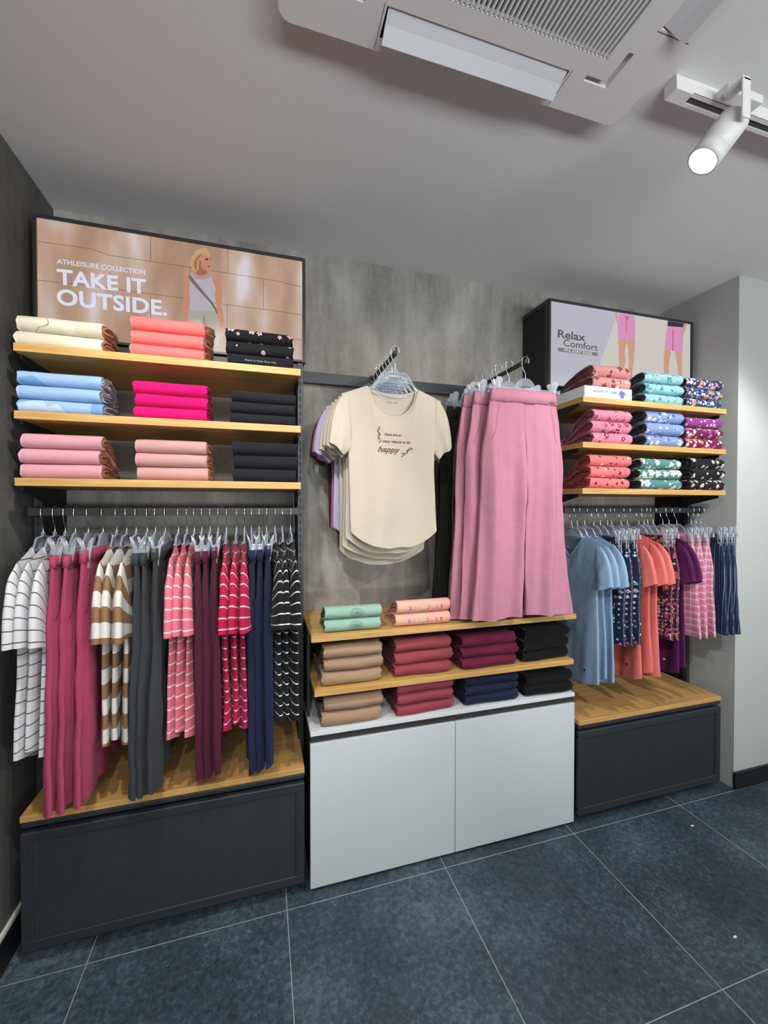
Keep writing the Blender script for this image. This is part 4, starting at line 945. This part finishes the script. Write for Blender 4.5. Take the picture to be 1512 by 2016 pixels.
# ------------------------------------------------------------------ trousers on the second arm
pk = F('candy_pink_jersey', '#c58599'); tp_ = F('taupe_jersey', '#7d6c5c'); olv = F('olive_black_jersey', '#2c2d26'); pkd = F('pink_seam', '#b56b82')
pt = [(1.462, pk), (1.515, pk), (1.558, pk), (1.612, tp_), (1.655, tp_), (1.71, olv), (1.76, olv)]
for k, (Y, m_) in enumerate(pt):
    dx = [0, -.045, -.070, -.050, -.030, -.075, -.055][k]; ln = .915+(.004*k if k < 3 else .0)-(.04 if k >= 5 else 0)
    o = pants(m_, k*1.9+.2, ww=.148, hip=.188, length=ln, crotch=-.44, hem=.108, depth=.020 if k == 0 else .011, fold=.0115 if k == 0 else .0085, fk=50 if k == 0 else 72, spread=.016 if k == 0 else 0, band=.052, gather=.0018, T=80, N_=60, name='trousers')
    o.location = (1.022+dx, Y, 1.872-.004*k); o.rotation_euler = (0, 0, [0, .03, .02, .03, .02, .03, .02][k])
    if k < 3: pocket(o, pkd, -.118, -.058, .15, -.042); pocket(o, pkd, .118, -.058, .15, .042)
    if k == 0:
        MB().box(.112, .134, -.0205, -.019, -.047, -.040, .0005).build('brand_tab', plain('tab_brown', '#6e4450', .5), o)
    lab = (['candy pink wide-leg trousers at the front of the arm', 'candy pink wide-leg trousers directly behind the front pair', 'rearmost candy pink wide-leg trousers, beside the taupe pairs'][k] if k < 3 else ['taupe wide-leg trousers next to the pink pairs', 'taupe wide-leg trousers next to the dark olive pairs', 'dark olive wide-leg trousers next to the taupe pairs', 'dark olive wide-leg trousers nearest the concrete wall'][k-3])
    tag(o, lab, 'trousers', 'wide-leg trousers on the display arm')
    hanger('clip', (1.03+dx*.9, Y, 1.992), o.rotation_euler.z, f'clear clip hanger holding {["the front pink", "the second pink", "the third pink", "the first taupe", "the second taupe", "the first dark olive", "the rearmost dark olive"][k]} trousers on the arm', 'clear hangers on the trouser display arm', half=.165, logo=(k == 0))

# ------------------------------------------------------------------ ceiling cassette air conditioner
def cells(mb, xs, ys, holes, z0, z1, skip=()):
    for i_ in range(len(xs)-1):
        for j_ in range(len(ys)-1):
            cx, cy = (xs[i_]+xs[i_+1])/2, (ys[j_]+ys[j_+1])/2
            if any(a <= cx <= b and c <= cy <= d for a, b, c, d in holes): continue
            mb.box(xs[i_], xs[i_+1], ys[j_], ys[j_+1], z0, z1)
AXc, AYc, hw = .508, .508, .470
t = empty('ceiling_air_conditioner', (AXc, AYc, 2.50)); tag(t, 'white square ceiling air conditioner with slatted grille and open flaps', 'air conditioner')
holes = [(-.312, .312, -.312, .328)]
fl = [(-.24, .24, .376, .436), (-.24, .24, -.436, -.376), (.376, .436, -.24, .24), (-.436, -.376, -.24, .24)]
nt_ = []
for sx in (-1, 1):
    for sy in (-1, 1):
        a, b = sorted((sx*.335, sx*.350)); c, d = sorted((sy*.300, sy*.372)); nt_.append((a+sx*.012, b+sx*.012, c, d))
        a, b = sorted((sx*.290, sx*.362)); c, d = sorted((sy*.372, sy*.386)); nt_.append((a, b, c, d))
hs = holes+fl+nt_
r_ = .03
xs = sorted(set([-hw+r_, hw-r_]+[v for h_ in hs for v in h_[:2]])); ys = sorted(set([-hw+r_, hw-r_]+[v for h_ in hs for v in h_[2:]]))
xs = [x for x in xs if -hw+r_ <= x <= hw-r_]; ys = [y for y in ys if -hw+r_ <= y <= hw-r_]
fa = MB()
def ins(fa, X, Y_): cells(fa, X, Y_, hs, 0, .012)
ins(fa, sorted(set(xs+[-.436, -.376, .376, .436])), sorted(set(ys+[-.436, -.376, .376, .436])))
R2 = hw-r_
for s_ in (-1, 1):
    a, b = sorted((s_*R2, s_*hw)); Xb = sorted([-R2, -.24, .24, R2])
    for x0_, x1_ in zip(Xb[:-1], Xb[1:]):
        lo, hi = (s_*R2, s_*hw)
        if abs(x0_) < .25 and abs(x1_) < .25: lo = s_*.436
        c, d = sorted((lo, hi)); fa.box(x0_, x1_, c, d, 0, .012); fa.box(c, d, x0_, x1_, 0, .012)
for sx in (-1, 1):
    for sy in (-1, 1):
        pts = [(sx*R2, sy*R2)]+[(sx*(R2+r_*math.cos(q*PI/20)), sy*(R2+r_*math.sin(q*PI/20))) for q in range(11)]
        fa.prism(pts, 'z', 0, .012)
fa.build('fascia', MT['plastic'], t)
rim = [(sx*(R2+r_*.93*math.cos(q*PI/20)) if True else 0, 0) for sx in (1,) for q in range(1)]
ring = []
for (sx, sy, st_) in ((1, 1, 0), (-1, 1, 1), (-1, -1, 2), (1, -1, 3)):
    for q in range(11):
        an = st_*PI/2+q*PI/20; ring.append((sx*R2+r_*.9*math.cos(an), sy*R2+r_*.9*math.sin(an)))
MB().prism(ring, 'z', .012, .0365).build('housing', MT['plastic'], t)
MB().box(-.31, .31, -.31, .326, .0115, .0122).build('grille_recess', MT['dark'], t)
gr = MB()
for k in range(52):
    x = -.306+k*.012; gr.box(x, x+.0052, -.31, .326, -.001, .009)
for y in (-.31, -.15, 0, .16, .322): gr.box(-.31, .31, y, y+.004, .003, .009)
gr.build('grille', MT['plastic'], t)
for (a, b, c, d) in fl:
    cx, cy = (a+b)/2, (c+d)/2; alongx = (b-a) > (d-c); s_ = 1 if (cy if alongx else cx) > 0 else -1
    prof = [(-.030, .004), (-.028, .0065), (.0, .000), (.028, -.012), (.033, -.020), (.030, -.0215), (0, -.006)]
    m_ = MB()
    if alongx: m_.prism([(cy+s_*p, q) for p, q in prof], 'x', a+.004, b-.004)
    else: m_.prism([(cx+s_*p, q) for p, q in prof], 'y', c+.004, d-.004)
    m_.build('air_flap', MT['flap'], t)
    MB().box(a, b, c, d, .0112, .0121).build('flap_recess', MT['dark'], t)
for x in (-.246, .246):
    for a, b, c, d in ((x-.0006, x+.0006, .372, hw-.004), (x-.0006, x+.0006, -hw+.004, -.372), (.372, hw-.004, x-.0006, x+.0006), (-hw+.004, -.372, x-.0006, x+.0006)):
        MB().box(a, b, c, d, -.0004, .0004).build('seam', MT['dark'], t)


# ------------------------------------------------------------------ track and spotlight
t = empty('lighting_track', (1.9, .857, H)); tag(t, 'white ceiling lighting track with a dark slot, right of the air conditioner', 'lighting track')
x0, x1 = 1.045-1.9, 3.3-1.9; m_ = MB()
m_.box(x0+.05, x1, -.018, -.013, -.036, -.0005).box(x0+.05, x1, .013, .018, -.036, -.0005).box(x0+.05, x1, -.013, .013, -.006, -.0005).box(x0+.05, x1, -.018, -.008, -.0365, -.034).box(x0+.05, x1, .008, .018, -.0365, -.034)
m_.build('track_rail', MT['trackw'], t); MB().box(x0+.05, x1, -.013, .013, -.012, -.007).build('conductor_slot', MT['dark'], t)
MB().box(x0, x0+.06, -.0185, .0185, -.038, -.0005, .002).build('end_feed', MT['trackw'], t)
LP = Vector((1.142, .842, 2.333)); LR = Vector((1.214, .812, 2.437)); ax = (LP-LR).normalized()
t = empty('track_spotlight', LR); tag(t, 'lit white cylindrical spotlight hanging from the ceiling track', 'spotlight'); Ln = (LP-LR).length
q = ax.to_track_quat('Z', 'Y').to_matrix().to_4x4()
def lathe(prof, seg=32):
    mb = MB(); V = []; Fc = []
    for r, z in prof:
        for k in range(seg): V.append((r*math.cos(2*PI*k/seg), r*math.sin(2*PI*k/seg), z))
    for i_ in range(len(prof)-1):
        for k in range(seg): Fc.append((i_*seg+k, i_*seg+(k+1) % seg, (i_+1)*seg+(k+1) % seg, (i_+1)*seg+k))
    return mb.add(V, Fc)
lathe([(.0, -.004), (.030, -.004), (.0385, .006), (.0385, Ln*.68), (.0375, Ln*.685), (.0375, Ln*.70), (.0385, Ln*.705), (.0385, Ln), (.035, Ln), (.033, Ln-.012), (.0, Ln-.014)]).xf(q).build('housing', MT['trackw'], t, True)
lathe([(.0325, Ln-.0075), (.02, Ln-.0045), (.0, Ln-.0035)]).xf(q).build('lens', emit('lamp_lens', '#ffffff', 14), t, True)
MB().box(-.045, .085, -.016, .016, .052, .074, .003).build('track_adapter', MT['trackw'], t)
side = ax.cross(Vector((1, 0, 0))).normalized(); side = Vector((0, -1, 0))
yk = MB().box(-.045, -.015, -.050, -.044, -.045, .060, .004); yk.box(-.045, -.015, -.050, .0, .046, .056, .003); yk.build('yoke', MT['trackw'], t)

# paper scraps on the floor
for k, (u, v, lab) in enumerate(((1363, 1626, 'small white paper scrap on the floor tile before the right cabinet'), (1447, 1845, 'tiny pale paper scrap on the floor tile nearest the viewer'))):
    p = at(u, v, Z=.001); o = MB().add([(-.007, -.002, 0), (.006, -.003, .001), (.008, .003, .002), (0, .004, .0008), (-.006, .002, .003)], [(0, 1, 2, 3, 4)]).build('paper_scrap', MT['card'], loc=(p.x, p.y, .0006)); tag(o, lab, 'paper scrap')
